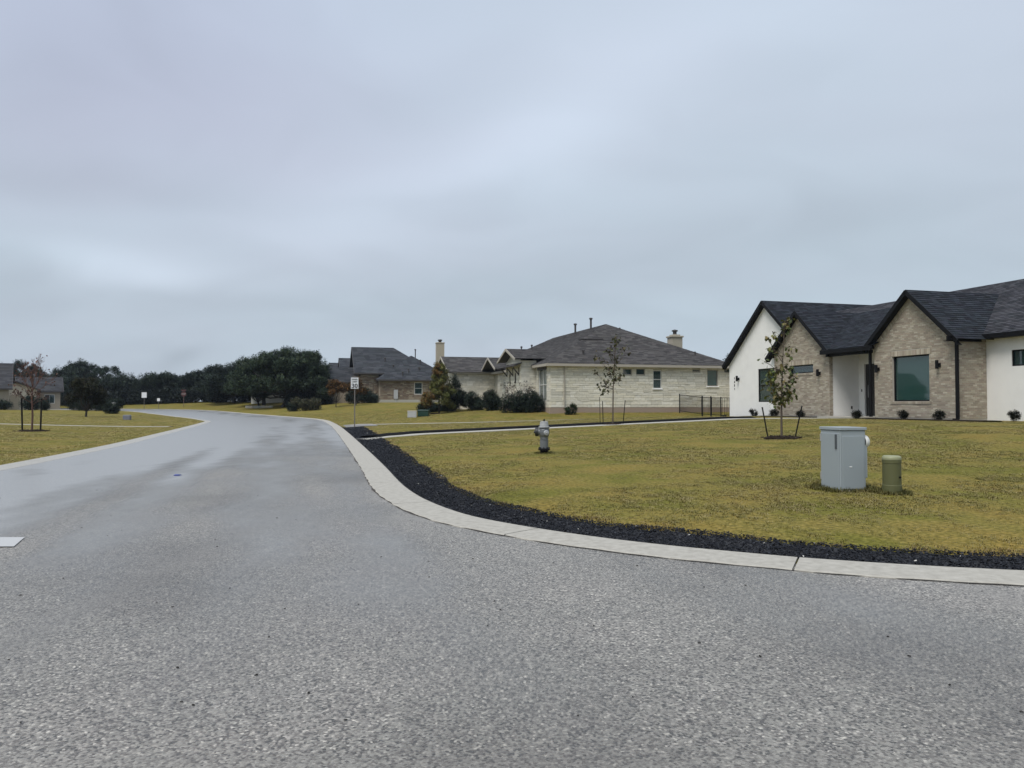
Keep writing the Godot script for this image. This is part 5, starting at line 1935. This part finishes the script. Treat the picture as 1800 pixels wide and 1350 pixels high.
	bush("broad_shrub", q.x, q.y, [[Vector3(-1.0, .6, 0), Vector3(.75, .7, .7)], [Vector3(-.3, .75, .1), Vector3(.7, .75, .7)], [Vector3(.5, .85, 0), Vector3(.7, .75, .7)], [Vector3(1.0, .6, .1), Vector3(.55, .7, .6)], [Vector3(.1, .4, .4), Vector3(1.2, .45, .5)]], 1500, .17, dark, "broad dark evergreen shrub at the corner of the limestone house", "", 71)
	t = thing("leggy_shrub", P(q.x - .35, q.y + .5, H(q.x, q.y)), 0, "leggy shrub with bare reddish twigs rising over the dark corner shrub", "shrub")
	mb = MB.new()
	tips = []
	for k in 9:
		var a := TAU * k / 9
		twigs(mb, Vector3(cos(a) * .15, .5, sin(a) * .1), Vector3(cos(a) * .7, 1, sin(a) * .4).normalized(), .62, .014, 3, r, tips)
	part("stem", mb, M.bark_red, t)
	xs = []
	cs = PackedColorArray()
	for k in 170:
		var w: Vector3 = tips[r.randi() % tips.size()]
		xs.append(Transform3D(Basis.from_euler(Vector3(r.randf() * TAU, r.randf() * TAU, 0)).scaled_local(Vector3.ONE * r.randf_range(.07, .13)), w + Vector3(r.randfn(), r.randfn(), r.randfn()) * .06))
		cs.append([Color(.03, .03, .018), Color(.05, .028, .02), Color(.022, .03, .016)][r.randi() % 3])
	tag(scatter("leaves", leaf_mesh, M.leaf, xs, cs, t), "", "", "", "stuff")
	q = L.call(49.6, 17.9)
	bush("small_shrub", q.x, q.y, [[Vector3(-.15, .25, 0), Vector3(.32, .28, .3)], [Vector3(.2, .42, 0), Vector3(.26, .42, .26)]], 260, .12, [Color(.03, .055, .02), Color(.04, .065, .025), Color(.022, .04, .016)], "small green shrub at the plinth of the limestone side wall", "", 72)
	q = L.call(59.0, 14.6)
	bush("dark_shrub", q.x, q.y, [[Vector3(0, .8, 0), Vector3(.7, .85, .7)], [Vector3(.4, .6, .1), Vector3(.5, .6, .5)]], 700, .2, dark, "dark rounded shrub below the limestone entry gable", "", 73)
	q = L.call(62.0, 13.6)
	bush("dark_shrub", q.x, q.y, [[Vector3(.2, .8, 0), Vector3(.7, .8, .6)], [Vector3(.7, .5, .2), Vector3(.5, .5, .5)]], 560, .2, dark, "dark spreading shrub under the magnolia beside the limestone house", "", 74)
	q = L.call(63.6, 12.4)
	tree("magnolia", q.x, q.y, 3.3, 2.7, .3, .07, "dark glossy cone shaped evergreen before the garage wing", "", 75, [Color(.012, .024, .018), Color(.018, .032, .022), Color(.03, .045, .03), Color(.05, .06, .045)], {"n": 1100, "size": .24, "gap": .45, "lobes_at": [[Vector3(0, .7, 0), Vector3(1.2, .6, 1.0)], [Vector3(.2, 1.4, 0), Vector3(1.0, .6, .9)], [Vector3(-.3, 1.6, 0), Vector3(.85, .5, .8)], [Vector3(.05, 2.2, 0), Vector3(.7, .5, .6)], [Vector3(0, 2.8, 0), Vector3(.42, .5, .4)], [Vector3(.8, .9, .2), Vector3(.6, .5, .6)]]})
	q = L.call(65.3, 11.0)
	bush("low_shrub", q.x, q.y, [[Vector3(0, .35, 0), Vector3(.9, .4, .6)], [Vector3(1.0, .3, .2), Vector3(.7, .35, .5)]], 420, .2, dark, "low dark shrub at the foot of the garage wing wall", "", 76)
	q = L.call(65.5, 10.3)
	bush("low_shrub", q.x, q.y, [[Vector3(.3, .45, 0), Vector3(.9, .5, .7)]], 300, .2, dark, "low dark shrub behind the conical rust tree", "", 77)
	# --- in front of the brick house
	q = L.call(93.5, 7.2)
	bush("dark_shrub", q.x, q.y, [[Vector3(-.9, .8, 0), Vector3(1.0, .8, .8)], [Vector3(.4, .95, 0), Vector3(1.1, .95, .9)], [Vector3(1.4, .6, 0), Vector3(.8, .6, .8)]], 700, .3, dark, "dark shrubbery by the porch of the brick house", "", 78)
	q = L.call(99.0, 1.2)
	bush("dark_shrub", q.x, q.y, [[Vector3(-1.8, .8, 0), Vector3(1.4, .8, .8)], [Vector3(0, .9, 0), Vector3(1.5, .9, .9)], [Vector3(1.8, .8, 0), Vector3(1.4, .8, .9)]], 800, .32, [Color(.012, .016, .02), Color(.016, .022, .022), Color(.02, .028, .022)], "long dark hedge left of the brick house", "", 79)
	var orange := [Color(.16, .075, .022), Color(.12, .07, .028), Color(.20, .10, .03), Color(.09, .06, .025), Color(.07, .055, .025)]
	q = L.call(89.5, 4.1)
	tree("autumn_tree", q.x, q.y, 3.6, 2.6, .6, .06, "small orange leaved tree left of the speed limit sign", "", 80, orange, {"n": 520, "size": .26, "gap": .55, "freq": 1.1})
	q = L.call(89.0, 6.3)
	tree("autumn_tree", q.x, q.y, 3.3, 2.3, .5, .06, "small orange leaved tree right of the speed limit post", "", 81, orange, {"n": 420, "size": .26, "gap": .55, "freq": 1.1})
	# --- pale bush by the bend
	bush("pale_shrub", -22.6, 84.5, [[Vector3(-1.1, .75, 0), Vector3(.7, .7, .7)], [Vector3(0, .65, 0), Vector3(.9, .65, .8)], [Vector3(.9, .7, 0), Vector3(.8, .75, .7)]], 900, .22, [Color(.075, .08, .045), Color(.10, .10, .06), Color(.06, .07, .035), Color(.12, .11, .07)], "pale grey green shrub on the grass at the bend of the street", "", 82, .35)
	bush("dark_shrub", -24.0, 84.0, [[Vector3(0, .45, 0), Vector3(.55, .5, .5)]], 140, .22, dark, "small dark shrub at the left end of the pale shrub", "", 83)
	# --- live oaks on the right of the bend
	tree("live_oak", -29.5, 99.0, 8.3, 13.5, 1.75, .34, "largest live oak with a leaning trunk in front of the white garage", "live oaks at the bend", 91, oakc, {"n": 9000, "size": .34, "light": .75, "lobes": 26, "skirt": 13, "lean": .9, "gap": .75, "freq": .55, "lobe": .62})
	tree("live_oak", -35.5, 110.0, 7.6, 11.0, 1.5, .3, "tall dark live oak directly left of the largest oak", "live oaks at the bend", 92, oakc, {"n": 5200, "size": .36, "light": .7, "lobes": 22, "skirt": 11, "gap": .55, "freq": .5, "lobe": .66})
	tree("live_oak", -43.0, 119.0, 6.6, 11.0, 1.2, .26, "lower dark oak behind the stop sign side of the bend", "live oaks at the bend", 93, dark, {"n": 4200, "size": .38, "light": .7, "lobes": 20, "skirt": 10, "gap": .3, "freq": .5, "lobe": .66})
	tree("live_oak", -27.2, 109.0, 5.6, 6.5, 1.0, .25, "dark oak between the largest oak and the brick house", "live oaks at the bend", 94, oakc, {"n": 3400, "size": .35, "light": .7, "lobes": 18, "gap": .4, "freq": .6, "lobe": .66})
	tree("young_live_oak", -34.0, 103.0, 4.3, 5.8, .9, .14, "small round headed live oak standing on the grass at the bend", "", 95, [Color(.022, .040, .022), Color(.032, .054, .028), Color(.042, .064, .032)], {"n": 1500, "size": .32, "lobes": 16, "gap": .2, "freq": .8, "lobe": .8})
	tree("young_live_oak", -24.8, 96.0, 4.0, 5.2, .4, .12, "bushy dark green tree beside the left gable of the brick house", "", 96, [Color(.02, .034, .02), Color(.03, .046, .025), Color(.036, .05, .03)], {"n": 1400, "size": .34, "lobes": 14, "gap": .25, "freq": .8, "lobe": .85})
	# --- wood behind the bend
	var far := [[-58, 128, 6.2, 10, "dark oak in the wood directly behind the stop sign"], [-66, 130, 6.0, 10, "dark oak in the wood between the two small white signs"], [-75, 130, 5.8, 11, "dense dark oak in the wood right of the square white sign"], [-51, 128, 6.6, 9, "dark oak in the wood right of the stop sign"], [-84, 142, 6.6, 11, "wide dark oak in the wood left of the square white sign"], [-46, 132, 7.6, 10, "taller oak in the wood rising behind the lower oaks"], [-36, 138, 8.2, 12, "oak crown showing behind the largest live oak"], [-26, 132, 6.8, 10, "oak crown behind the left part of the brick house"], [-96, 150, 6.8, 13, "dark oak mass behind the dark lawn tree"], [-112, 156, 7.0, 14, "dark oak behind the left houses"], [-128, 160, 7.0, 14, "dark oak farther left behind the houses"], [-62, 146, 6.0, 14, "rear oak of the wood behind the bend"], [-40, 150, 7.2, 14, "rear oak of the wood behind the live oaks"], [-14, 150, 6.8, 11, "distant oak behind the brick house roof"]]
	for i in far.size():
		var f: Array = far[i]
		tree("wood_oak", f[0], f[1], f[2] - 1.2, f[3], .8, .25, f[4], "oaks of the wood behind the bend", 110 + i, dark, {"n": 2200, "size": .46, "light": .7, "lobes": 16, "gap": .25, "freq": .45, "lobe": .8})
	# two open crowned oaks against the sky at the left
	tree("open_oak", -77.0, 138.0, 7.5, 13.5, 2.2, .35, "tall oak with an open crown and sky gaps right of the dark lawn tree", "", 141, dark, {"n": 2300, "size": .42, "lobes": 26, "gap": .95, "freq": .55, "lobe": .55})
	tree("open_oak", -90.0, 140.0, 7.7, 12.0, 2.2, .35, "tall open crowned oak above the dark lawn tree", "", 142, dark, {"n": 1800, "size": .42, "lobes": 24, "gap": .95, "freq": .55, "lobe": .55})
	tree("dark_tree", -35.5, 64.2, 3.85, 3.4, .55, .1, "dark olive tree on the left lawn in front of the wood", "", 143, [Color(.020, .026, .012), Color(.028, .032, .014), Color(.036, .036, .018), Color(.03, .022, .013)], {"n": 1500, "size": .22, "lobes": 18, "gap": .2, "freq": 1.1, "lobe": .85})
	tree("distant_oak", 31.5, 104.0, 8.0, 5.5, 2.0, .3, "oak showing between the limestone house and the white gable", "", 144, dark, {"n": 900, "size": .42, "lobes": 14, "gap": .5, "freq": .6, "lobe": .75})
	# undergrowth that closes the wood below the crowns
	var ug := [[-50, 124, "dark undergrowth right of the stop sign", 1], [-56, 124.5, "dark undergrowth behind the stop sign post", 1], [-62.5, 125, "dark undergrowth between stop sign and white sign", 1], [-69, 125, "dark undergrowth behind the small round sign", 1], [-44, 122, "dark undergrowth below the lower oak", 1], [-76, 128, "dark undergrowth left of the square white sign", 1], [-82, 130, "dark undergrowth behind the long hedge", 1], [-38, 120, "dark undergrowth in the shade of the oaks", 1], [-92, 132, "dark undergrowth behind the dark lawn tree", 1], [-102, 134, "dark undergrowth right of the left houses", 1]]
	for i in ug.size():
		var f: Array = ug[i]
		bush("undergrowth", f[0], f[1], [[Vector3(-2.4, 1.0, 0), Vector3(1.9, 1.3, 1.4)], [Vector3(0, 1.3, 0), Vector3(2.0, 1.6, 1.5)], [Vector3(2.4, 1.0, 0), Vector3(1.9, 1.4, 1.4)]], 620, .5, [Color(.012, .018, .018), Color(.016, .024, .02), Color(.022, .03, .022)], f[2], "undergrowth at the edge of the wood", 160 + i, .1, .7)
	# hedges and shrubs on the left
	bush("clipped_hedge", -53.5, 99, [[Vector3(-2.6, .9, 0), Vector3(1.2, .9, .8)], [Vector3(-1.0, 1.1, 0), Vector3(1.3, .95, .8)], [Vector3(.7, 1.1, 0), Vector3(1.4, .9, .8)], [Vector3(2.3, .85, 0), Vector3(1.3, .8, .8)]], 900, .3, [Color(.018, .03, .018), Color(.026, .038, .022), Color(.012, .02, .014)], "long rounded hedge behind the small white sign on the left lawn", "", 181)
	bush("dark_shrub", -41.2, 79.0, [[Vector3(0, .7, 0), Vector3(.75, .8, .7)], [Vector3(.35, .4, 0), Vector3(.6, .45, .5)]], 380, .22, dark, "dark upright shrub right of the dark lawn tree", "", 182)
	bush("round_shrub", -58.2, 93.0, [[Vector3(0, .9, 0), Vector3(1.15, .9, 1)]], 420, .26, dark, "dark ball shaped shrub before the tan garage", "", 183)
	bush("round_shrub", -55.6, 91.5, [[Vector3(0, .8, 0), Vector3(.6, .8, .6)]], 200, .24, dark, "narrow dark shrub in front of the tan garage corner", "", 184)
	bush("dark_shrub", -63.5, 94.0, [[Vector3(-1.5, .7, 0), Vector3(1.6, .75, .8)], [Vector3(1.0, .6, 0), Vector3(1.4, .6, .8)]], 460, .3, dark, "dark green shrubs below the leftmost porch", "", 185)
	bush("dark_shrub", -51.8, 95.0, [[Vector3(-1.0, .9, 0), Vector3(1.3, 1.0, .9)], [Vector3(1.0, .75, 0), Vector3(1.3, .8, .8)]], 460, .3, dark, "dark shrubs at the right end of the tan garage", "", 186)


# ------------------------------------------------------------------ street furniture
func hydrant() -> void:
	var x := .70
	var d := 16.8
	var o := thing("fire_hydrant", P(x, d, H(x, d) - .01), -.12, "silver fire hydrant with a dark side cap standing on the lawn", "fire hydrant")
	var silver := mat(.15, .16, .17, .45, .3)
	var pale := mat(.36, .37, .38, .5, .1)
	var dk := mat(.03, .032, .035, .5, .2)
	var mb := MB.new()
	mb.lathe([Vector2(.085, -.05), Vector2(.09, .0), Vector2(.09, .075), Vector2(.125, .078), Vector2(.128, .085), Vector2(.128, .118), Vector2(.12, .125), Vector2(.08, .125)], 22)
	var bs := part("base", mb, M.iron, o)
	mb = MB.new()
	for k in 8: mb.lathe([Vector2(0, .12), Vector2(.013, .12), Vector2(.013, .145), Vector2(0, .148)], 6, Vector3(cos(TAU * k / 8), 0, sin(TAU * k / 8)) * .108)
	part("bolts", mb, M.iron, bs)
	mb = MB.new()
	mb.lathe([Vector2(.092, .12), Vector2(.092, .25), Vector2(.088, .32), Vector2(.088, .36), Vector2(.098, .38), Vector2(.112, .42), Vector2(.117, .47), Vector2(.112, .53), Vector2(.1, .555), Vector2(.105, .56), Vector2(.122, .562), Vector2(.122, .575), Vector2(.0, .578)], 24)
	part("barrel", mb, silver, o)
	mb = MB.new()
	mb.lathe([Vector2(.0, .577), Vector2(.12, .577), Vector2(.12, .592), Vector2(.098, .596), Vector2(.095, .64), Vector2(.088, .672), Vector2(.092, .676), Vector2(.092, .69), Vector2(.08, .7), Vector2(.0, .706)], 24)
	var bn := part("bonnet", mb, pale, o)
	mb = MB.new()
	mb.lathe([Vector2(.03, .70), Vector2(.026, .715), Vector2(.019, .72), Vector2(.016, .757), Vector2(0, .76)], 5)
	part("operating_nut", mb, M.iron, bn)
	# large nozzle to the left, hose nozzles to the front right and right
	var lb := Basis(Vector3(0, 0, 1), PI * .5)
	mb = MB.new()
	mb.lathe([Vector2(.075, .06), Vector2(.075, .115), Vector2(.082, .118), Vector2(.082, .13), Vector2(0, .13)], 18, Vector3(0, .475, 0), lb)
	var nz := part("pumper_nozzle", mb, silver, o)
	mb = MB.new()
	mb.lathe([Vector2(.0, .125), Vector2(.09, .125), Vector2(.096, .135), Vector2(.096, .18), Vector2(.085, .195), Vector2(.03, .2), Vector2(.026, .225), Vector2(0, .226)], 18, Vector3(0, .475, 0), lb)
	part("cap", mb, dk, nz)
	for q: Array in [[1.1, pale, .40]]:
		var bb := Basis(Vector3.UP, -float(q[0])) * Basis(Vector3(0, 0, 1), -PI * .5)
		mb = MB.new()
		mb.lathe([Vector2(.045, .05), Vector2(.045, .105), Vector2(.056, .108), Vector2(.058, .14), Vector2(.05, .15), Vector2(.02, .152), Vector2(.017, .172), Vector2(0, .173)], 14, Vector3(0, .46 if q[1] == pale else .50, 0), bb)
		part("hose_nozzle", mb, q[1], o)
	mb = MB.new()
	mb.tube([Vector3(-.12, .40, .08), Vector3(-.02, .31, .1), Vector3(.06, .30, .09)], [.004, .004, .004], 5)
	part("chain", mb, dk, o)


func cabinet() -> void:
	var x := 4.13
	var d := 9.62
	var o := thing("utility_cabinet", P(x, d, H(x, d) - .02), .2, "pale blue grey metal utility cabinet standing on the lawn", "utility box")
	var w := .35
	var dp := .40
	var h := .745
	var a := Basis(Vector3.UP, 0)
	var mb := MB.new()
	mb.bev(Vector3(0, h * .5, 0), Vector3(w, h, dp), .008)
	var body := part("body", mb, M.cabinet, o)
	mb = MB.new()
	mb.bev(Vector3(0, h + .018, 0), Vector3(w + .024, .036, dp + .024), .004)
	part("lid", mb, M.cabinet, o)
	mb = MB.new()
	mb.bev(Vector3(-w * .5 - .004, h * .5 - .01, 0), Vector3(.012, h - .06, dp - .03), .003)
	var dr := part("door", mb, M.cabinet, o)
	mb = MB.new()
	mb.bev(Vector3(-w * .5 - .012, h - .14, dp * .5 - .065), Vector3(.02, .18, .032), .004)
	part("handle", mb, mat(.06, .07, .08, .5), dr)
	mb = MB.new()
	for y: float in [.12, .6]: mb.tube([Vector3(-w * .5 - .01, y, -dp * .5 + .02), Vector3(-w * .5 - .01, y + .09, -dp * .5 + .02)], [.011, .011], 8)
	part("hinge", mb, M.steel, dr)
	mb = MB.new()
	mb.bev(Vector3(0, h * .5 - .02, dp * .5 + .004), Vector3(w - .05, h - .1, .01), .003)
	part("side_panel", mb, M.cabinet, o)
	mb = MB.new()
	mb.bev(Vector3(-.04, .30, dp * .5 + .011), Vector3(.035, .012, .004), .001)
	part("label", mb, M.sign_white, o)
	# conduit strip and round meter cover on the right
	mb = MB.new()
	mb.bev(Vector3(w * .5 + .012, .36, dp * .5 - .04), Vector3(.03, .40, .07), .004)
	part("conduit", mb, M.cabinet, o)
	mb = MB.new()
	mb.lathe([Vector2(.085, 0), Vector2(.088, .012), Vector2(.088, .03), Vector2(.078, .055), Vector2(.05, .08), Vector2(0, .088)], 20, Vector3(w * .5, .60, dp * .5 - .075), Basis(Vector3(0, 0, 1), -PI * .5))
	var me := part("meter_cover", mb, M.frame_white, o)
	mb = MB.new()
	mb.bev(Vector3(w * .5 + .03, .515, dp * .5 - .06), Vector3(.045, .035, .05), .005)
	part("latch", mb, M.trim_dark, me)
	mb = MB.new()
	mb.bev(Vector3(0, -.01, 0), Vector3(w + .08, .05, dp + .08), .01)
	part("pad", mb, M.concrete, o)


func pedestal() -> void:
	var x := 4.53
	var d := 9.2
	var o := thing("cable_pedestal", P(x, d, H(x, d) - .01), 0, "short round olive green cable pedestal beside the utility cabinet", "utility post")
	var mb := MB.new()
	mb.lathe([Vector2(.108, -.06), Vector2(.108, .10), Vector2(.104, .105), Vector2(.102, .36), Vector2(.106, .364), Vector2(.106, .40), Vector2(.1, .405)], 28)
	part("body", mb, M.olive, o)
	mb = MB.new()
	mb.lathe([Vector2(.1, .40), Vector2(.107, .405), Vector2(.107, .425), Vector2(.1, .442), Vector2(.085, .45), Vector2(0, .453)], 28)
	part("cap", mb, mat(.26, .27, .16, .5), o)
	mb = MB.new()
	mb.lathe([Vector2(.0, .0), Vector2(.012, .0), Vector2(.012, .012), Vector2(0, .013)], 10, Vector3(.05, .2, .092), Basis(Vector3.RIGHT, PI * .5))
	part("lock", mb, M.iron, o)
	mb = MB.new()
	mb.lathe([Vector2(.15, -.03), Vector2(.15, .012), Vector2(.11, .02)], 20)
	part("base_ring", mb, M.olive, o)


func sign_post(called: String, x: float, d: float, label: String, w: float, h: float, low: float, back := false) -> Node3D:
	var o := thing(called, P(x, d, H(x, d) - .02), 0, label, "sign")
	var mb := MB.new()
	mb.bev(Vector3(0, (low + h) * .5, -.03), Vector3(.05, low + h + .1, .05), .006)
	part("post", mb, mat(.16, .145, .135, .6, .2), o)
	mb = MB.new()
	mb.bev(Vector3(0, low + h * .5, .01), Vector3(w, h, .012), .003)
	part("panel", mb, M.steel if back else M.sign_white, o)
	return o


func border(o: Node3D, w: float, h: float, y: float, t: float, m: Material) -> void:
	var mb := MB.new()
	for s: float in [-1.0, 1.0]:
		mb.box(Vector3(s * (w * .5 - t), y, .018), Vector3(t, h - t, .004)); mb.box(Vector3(0, y + s * (h * .5 - t), .018), Vector3(w - 3 * t - .002, t, .004))
	part("border", mb, m, o)


func signs() -> void:
	var o := sign_post("speed_limit_sign", -8.1, 39.6, "white speed limit 30 sign on a slim post beside the kerb", .41, .60, 2.03)
	border(o, .41, .60, 2.33, .012, M.ink)
	digits(o, "SPEED", Vector3(0, 2.52, .022), Basis.IDENTITY, .10, M.ink, "lettering")
	digits(o, "LIMIT", Vector3(0, 2.40, .022), Basis.IDENTITY, .10, M.ink, "lettering")
	digits(o, "30", Vector3(0, 2.185, .022), Basis.IDENTITY, .30, M.ink, "lettering")
	var mb := MB.new()
	mb.bev(Vector3(0, 2.68, -.03), Vector3(.30, .05, .03), .006)
	part("post_cap", mb, M.trim_dark, o)
	# square sign beyond the bend, small round-headed one, stop sign
	o = sign_post("square_sign", -52.6, 110.0, "square white sign on a post left of the far road end", .75, .80, 1.65)
	border(o, .75, .80, 2.05, .025, M.steel)
	o = sign_post("small_sign", -51.0, 111.0, "tiny white sign on a low post right of the square white sign", .42, .42, 1.15)
	o = thing("stop_sign", P(-49.3, 115.5, H(-49.3, 115.5) - .05), 0, "red octagonal stop sign in front of the dark wood", "sign")
	mb = MB.new()
	mb.bev(Vector3(0, 1.2, -.03), Vector3(.06, 2.4, .05), .006)
	part("post", mb, mat(.16, .11, .10, .6), o)
	mb = MB.new()
	mb.lathe([Vector2(0, -.006), Vector2(.41, -.006), Vector2(.41, .006), Vector2(0, .006)], 8, Vector3(0, 2.0, .01), Basis(Vector3(0, 0, 1), PI / 8) * Basis(Vector3.RIGHT, PI * .5))
	part("panel", mb, mat(.06, .014, .016, .6), o)
	digits(o, "STOP", Vector3(0, 2.0, .022), Basis.IDENTITY, .26, mat(.35, .33, .33, .5), "lettering")
	mb = MB.new()
	mb.bev(Vector3(0, 2.56, 0), Vector3(.75, .16, .02), .004)
	part("street_plate", mb, mat(.09, .03, .03, .5), o)
	# white board by the hedge
	o = thing("yard_sign", P(-49.2, 95.0, H(-49.2, 95.0)), 0, "small white yard sign in front of the long hedge", "sign")
	mb = MB.new()
	mb.box(Vector3(-.2, .4, -.02), Vector3(.03, .9, .03)); mb.box(Vector3(.2, .4, -.02), Vector3(.03, .9, .03))
	part("legs", mb, M.steel, o)
	mb = MB.new()
	mb.bev(Vector3(0, .75, 0), Vector3(.56, .62, .02), .004)
	part("panel", mb, M.sign_white, o)


func boxes() -> void:
	var o := thing("grey_utility_box", P(-7.45, 57.4, H(-7.45, 57.4)), .1, "low light grey utility box next to the green one", "utility box")
	var mb := MB.new()
	mb.bev(Vector3(0, .22, 0), Vector3(.66, .46, .5), .02)
	part("body", mb, M.box_grey, o)
	mb = MB.new()
	mb.bev(Vector3(0, .47, 0), Vector3(.70, .05, .54), .012)
	part("lid", mb, M.frame_white, o)
	mb = MB.new()
	mb.bev(Vector3(.2, .25, .252), Vector3(.05, .1, .01), .003)
	part("latch", mb, M.steel, o)
	o = thing("green_transformer", P(-6.72, 58.5, H(-6.72, 58.5)), -.08, "dark green transformer box with a sloping lid beside the conical tree", "utility box")
	mb = MB.new()
	mb.bev(Vector3(0, .22, 0), Vector3(.82, .44, .6), .015)
	part("body", mb, M.box_green, o)
	mb = MB.new()
	mb.bev(Vector3(0, .46, 0), Vector3(.86, .06, .66), .015, Basis(Vector3.RIGHT, .06))
	part("lid", mb, M.box_green, o)
	mb = MB.new()
	mb.bev(Vector3(0, .2, .304), Vector3(.4, .3, .008), .003)
	part("door", mb, M.box_green, o)
	o = thing("meter_box", P(-28.4, 56.8, H(-28.4, 56.8)), .2, "small bluish grey utility box low on the left lawn", "utility box")
	mb = MB.new()
	mb.bev(Vector3(0, .15, 0), Vector3(.5, .34, .4), .03)
	part("body", mb, mat(.15, .16, .20, .6), o)
	mb = MB.new()
	mb.bev(Vector3(0, .34, 0), Vector3(.46, .05, .36), .015)
	part("lid", mb, mat(.20, .21, .24, .6), o)
	o = thing("stone_edging", P(-33.0, 100.5, H(-33.0, 100.5)), .12, "low pale stone edging round the foot of the small round oak", "stone edging")
	for k in 7:
		mb = MB.new()
		mb.bev(Vector3(-1.5 + k * .5, .16, .04 * sin(k * 2.1)), Vector3(.47, .34 + .03 * sin(k * 3.3), .3), .03)
		part("stone", mb, mat(.42 + .03 * sin(k * 1.7), .41, .37, .9), o)
	# blue reflector that marks the hydrant
	o = thing("road_marker", P(-5.68, 13.1, .004), 0, "small blue reflective marker on the asphalt", "road marker")
	mb = MB.new()
	mb.lathe([Vector2(.075, 0), Vector2(.05, .02), Vector2(0, .02)], 4, Vector3.ZERO, Basis(Vector3.UP, PI / 4))
	part("body", mb, mat(.03, .045, .16, .35), o)
	mb = MB.new()
	mb.box(Vector3(0, .011, .044), Vector3(.07, .012, .012), Basis(Vector3.RIGHT, -.8))
	part("reflector", mb, mat(.04, .07, .35, .2), o)


func fence() -> void:
	# black iron fence between the limestone house and the modern one: two runs that meet at a gate
	var a := XD(50.0, 27.3)
	var pts := [XD(50.1, 26.4), XD(47.5, 26.75), XD(46.6, 26.9), XD(45.4, 26.95), XD(45.2, 29.0)]
	var o := thing("iron_fence", P(pts[0].x, pts[0].y, 0), 0, "low black iron fence with thin pickets between the two nearest houses", "fence")
	for i in pts.size():
		var p: Vector2 = pts[i] - pts[0]
		var h := H(pts[i].x, pts[i].y)
		var mb := MB.new()
		mb.bev(P(p.x, p.y, h + .64), Vector3(.085, 1.5, .085) if i in [1, 2] else Vector3(.065, 1.46, .065), .008)
		part("post", mb, M.iron, o)
	for i in pts.size() - 1:
		var a2: Vector2 = pts[i] - pts[0]
		var b2: Vector2 = pts[i + 1] - pts[0]
		var ha := H(pts[i].x, pts[i].y)
		var hb := H(pts[i + 1].x, pts[i + 1].y)
		for y: float in [.15, 1.30]:
			var mb := MB.new()
			mb.beam(P(a2.x, a2.y, ha + y), P(b2.x, b2.y, hb + y), .03, .035)
			part("rail", mb, M.iron, o)
		var n := int(a2.distance_to(b2) / .115)
		for k in range(1, n):
			var t := k / float(n)
			var p := a2.lerp(b2, t)
			var h := lerpf(ha, hb, t)
			var mb := MB.new()
			mb.box(P(p.x, p.y, h + .72), Vector3(.022, 1.2, .022))
			part("picket", mb, M.iron, o)


func paths() -> void:
	strip("front_walk", "narrow concrete walk crossing the lawn from the kerb to the modern house", [Vector2(26.9, 2.05), Vector2(28.6, 4.5), Vector2(28.9, 8.0), Vector2(29.5, 14.0), Vector2(30.0, 20.0), Vector2(30.2, 24.0)], 1.05, M.concrete, .025)
	strip("walk_edging", "black mulch strip along the far side of the concrete walk", [Vector2(28.05, 2.5), Vector2(29.7, 4.5), Vector2(30.05, 8.0), Vector2(30.55, 14.0), Vector2(31.0, 20.0)], 1.0, M.edging, .085, .16)
	strip("second_walk", "second narrow concrete walk farther back across the lawn", [Vector2(45.5, 2.9), Vector2(45.0, 5.5), Vector2(43.2, 10), Vector2(42.6, 16.0), Vector2(42.4, 25.4)], .8, M.concrete, .022)
	strip("apron", "grey concrete apron at the kerb by the speed limit sign", [Vector2(41.8, 3.3), Vector2(47.0, 3.4)], 1.7, mat(.17, .165, .16, .85), .018)
	strip("left_walk", "pale concrete walk running into the left lawn", [Vector2(44.8, -6.6), Vector2(45.3, -9.0), Vector2(46.5, -13.0), Vector2(49.0, -22)], .75, M.concrete, .02)
	var mb := MB.new()
	var q := [Vector2(-8.0, 6.42), Vector2(-4.20, 6.52), Vector2(-4.40, 6.98), Vector2(-8.2, 6.92)]
	mb.quad(P(q[0].x, q[0].y, .009), P(q[1].x, q[1].y, .009), P(q[2].x, q[2].y, .009), P(q[3].x, q[3].y, .009))
	tag(part("stop_line", mb, M.paint, self), "white stop line painted across the left lane", "", "", "structure")


func _ready() -> void:
	setup()
	make_materials()
	make_leaves()
	terrain()
	kerb_seam()
	kerb(RIGHT, 1.0, "kerb", "pale flat concrete kerb curving round the corner lawn", 1.74, 2.6, .47)
	kerb(LEFT, -1.0, "left_kerb", "pale concrete kerb along the left lawn", .4, 3.1, .42)
	mulch_bed()
	paths()
	house_right()
	house_stone()
	house_far()
	var tan_ := mat(.33, .285, .22, .9)
	plain_house("left_house", -72.0, 95.5, .57, 16, 10, 2.7, .62, true, tan_, "house with a dark roof at the left edge of the picture", [[10.0, .9, 1.2, 1.5, "window"], [13.2, .9, 1.2, 1.5, "window"]])
	plain_house("garage_house", -68.3, 106.0, .57, 4.6, 8, 2.75, .40, false, mat(.80, .72, .61, .9), "cream gabled garage of the second house from the left", [[.5, .02, 2.2, 1.9, "garage"]], 1.0)
	plain_house("back_house", -70.4, 114.5, .57, 5.2, 7, 2.7, .55, true, tan_, "low dark roofed house behind the cream garage", [[3.2, .8, 1.3, 1.3, "window"]], .9)
	plain_house("white_garage", -32.5, 118.0, -.1, 12, 8, 2.7, .4, true, mat(.60, .60, .57, .9), "white walled garage behind the largest live oak", [[9.0, .7, 1.1, 1.5, "window"], [1.4, .9, 1.0, 1.3, "window"]])
	fence()
	plants()
	hydrant()
	cabinet()
	pedestal()
	signs()
	boxes()
	grass()
	road_debris()
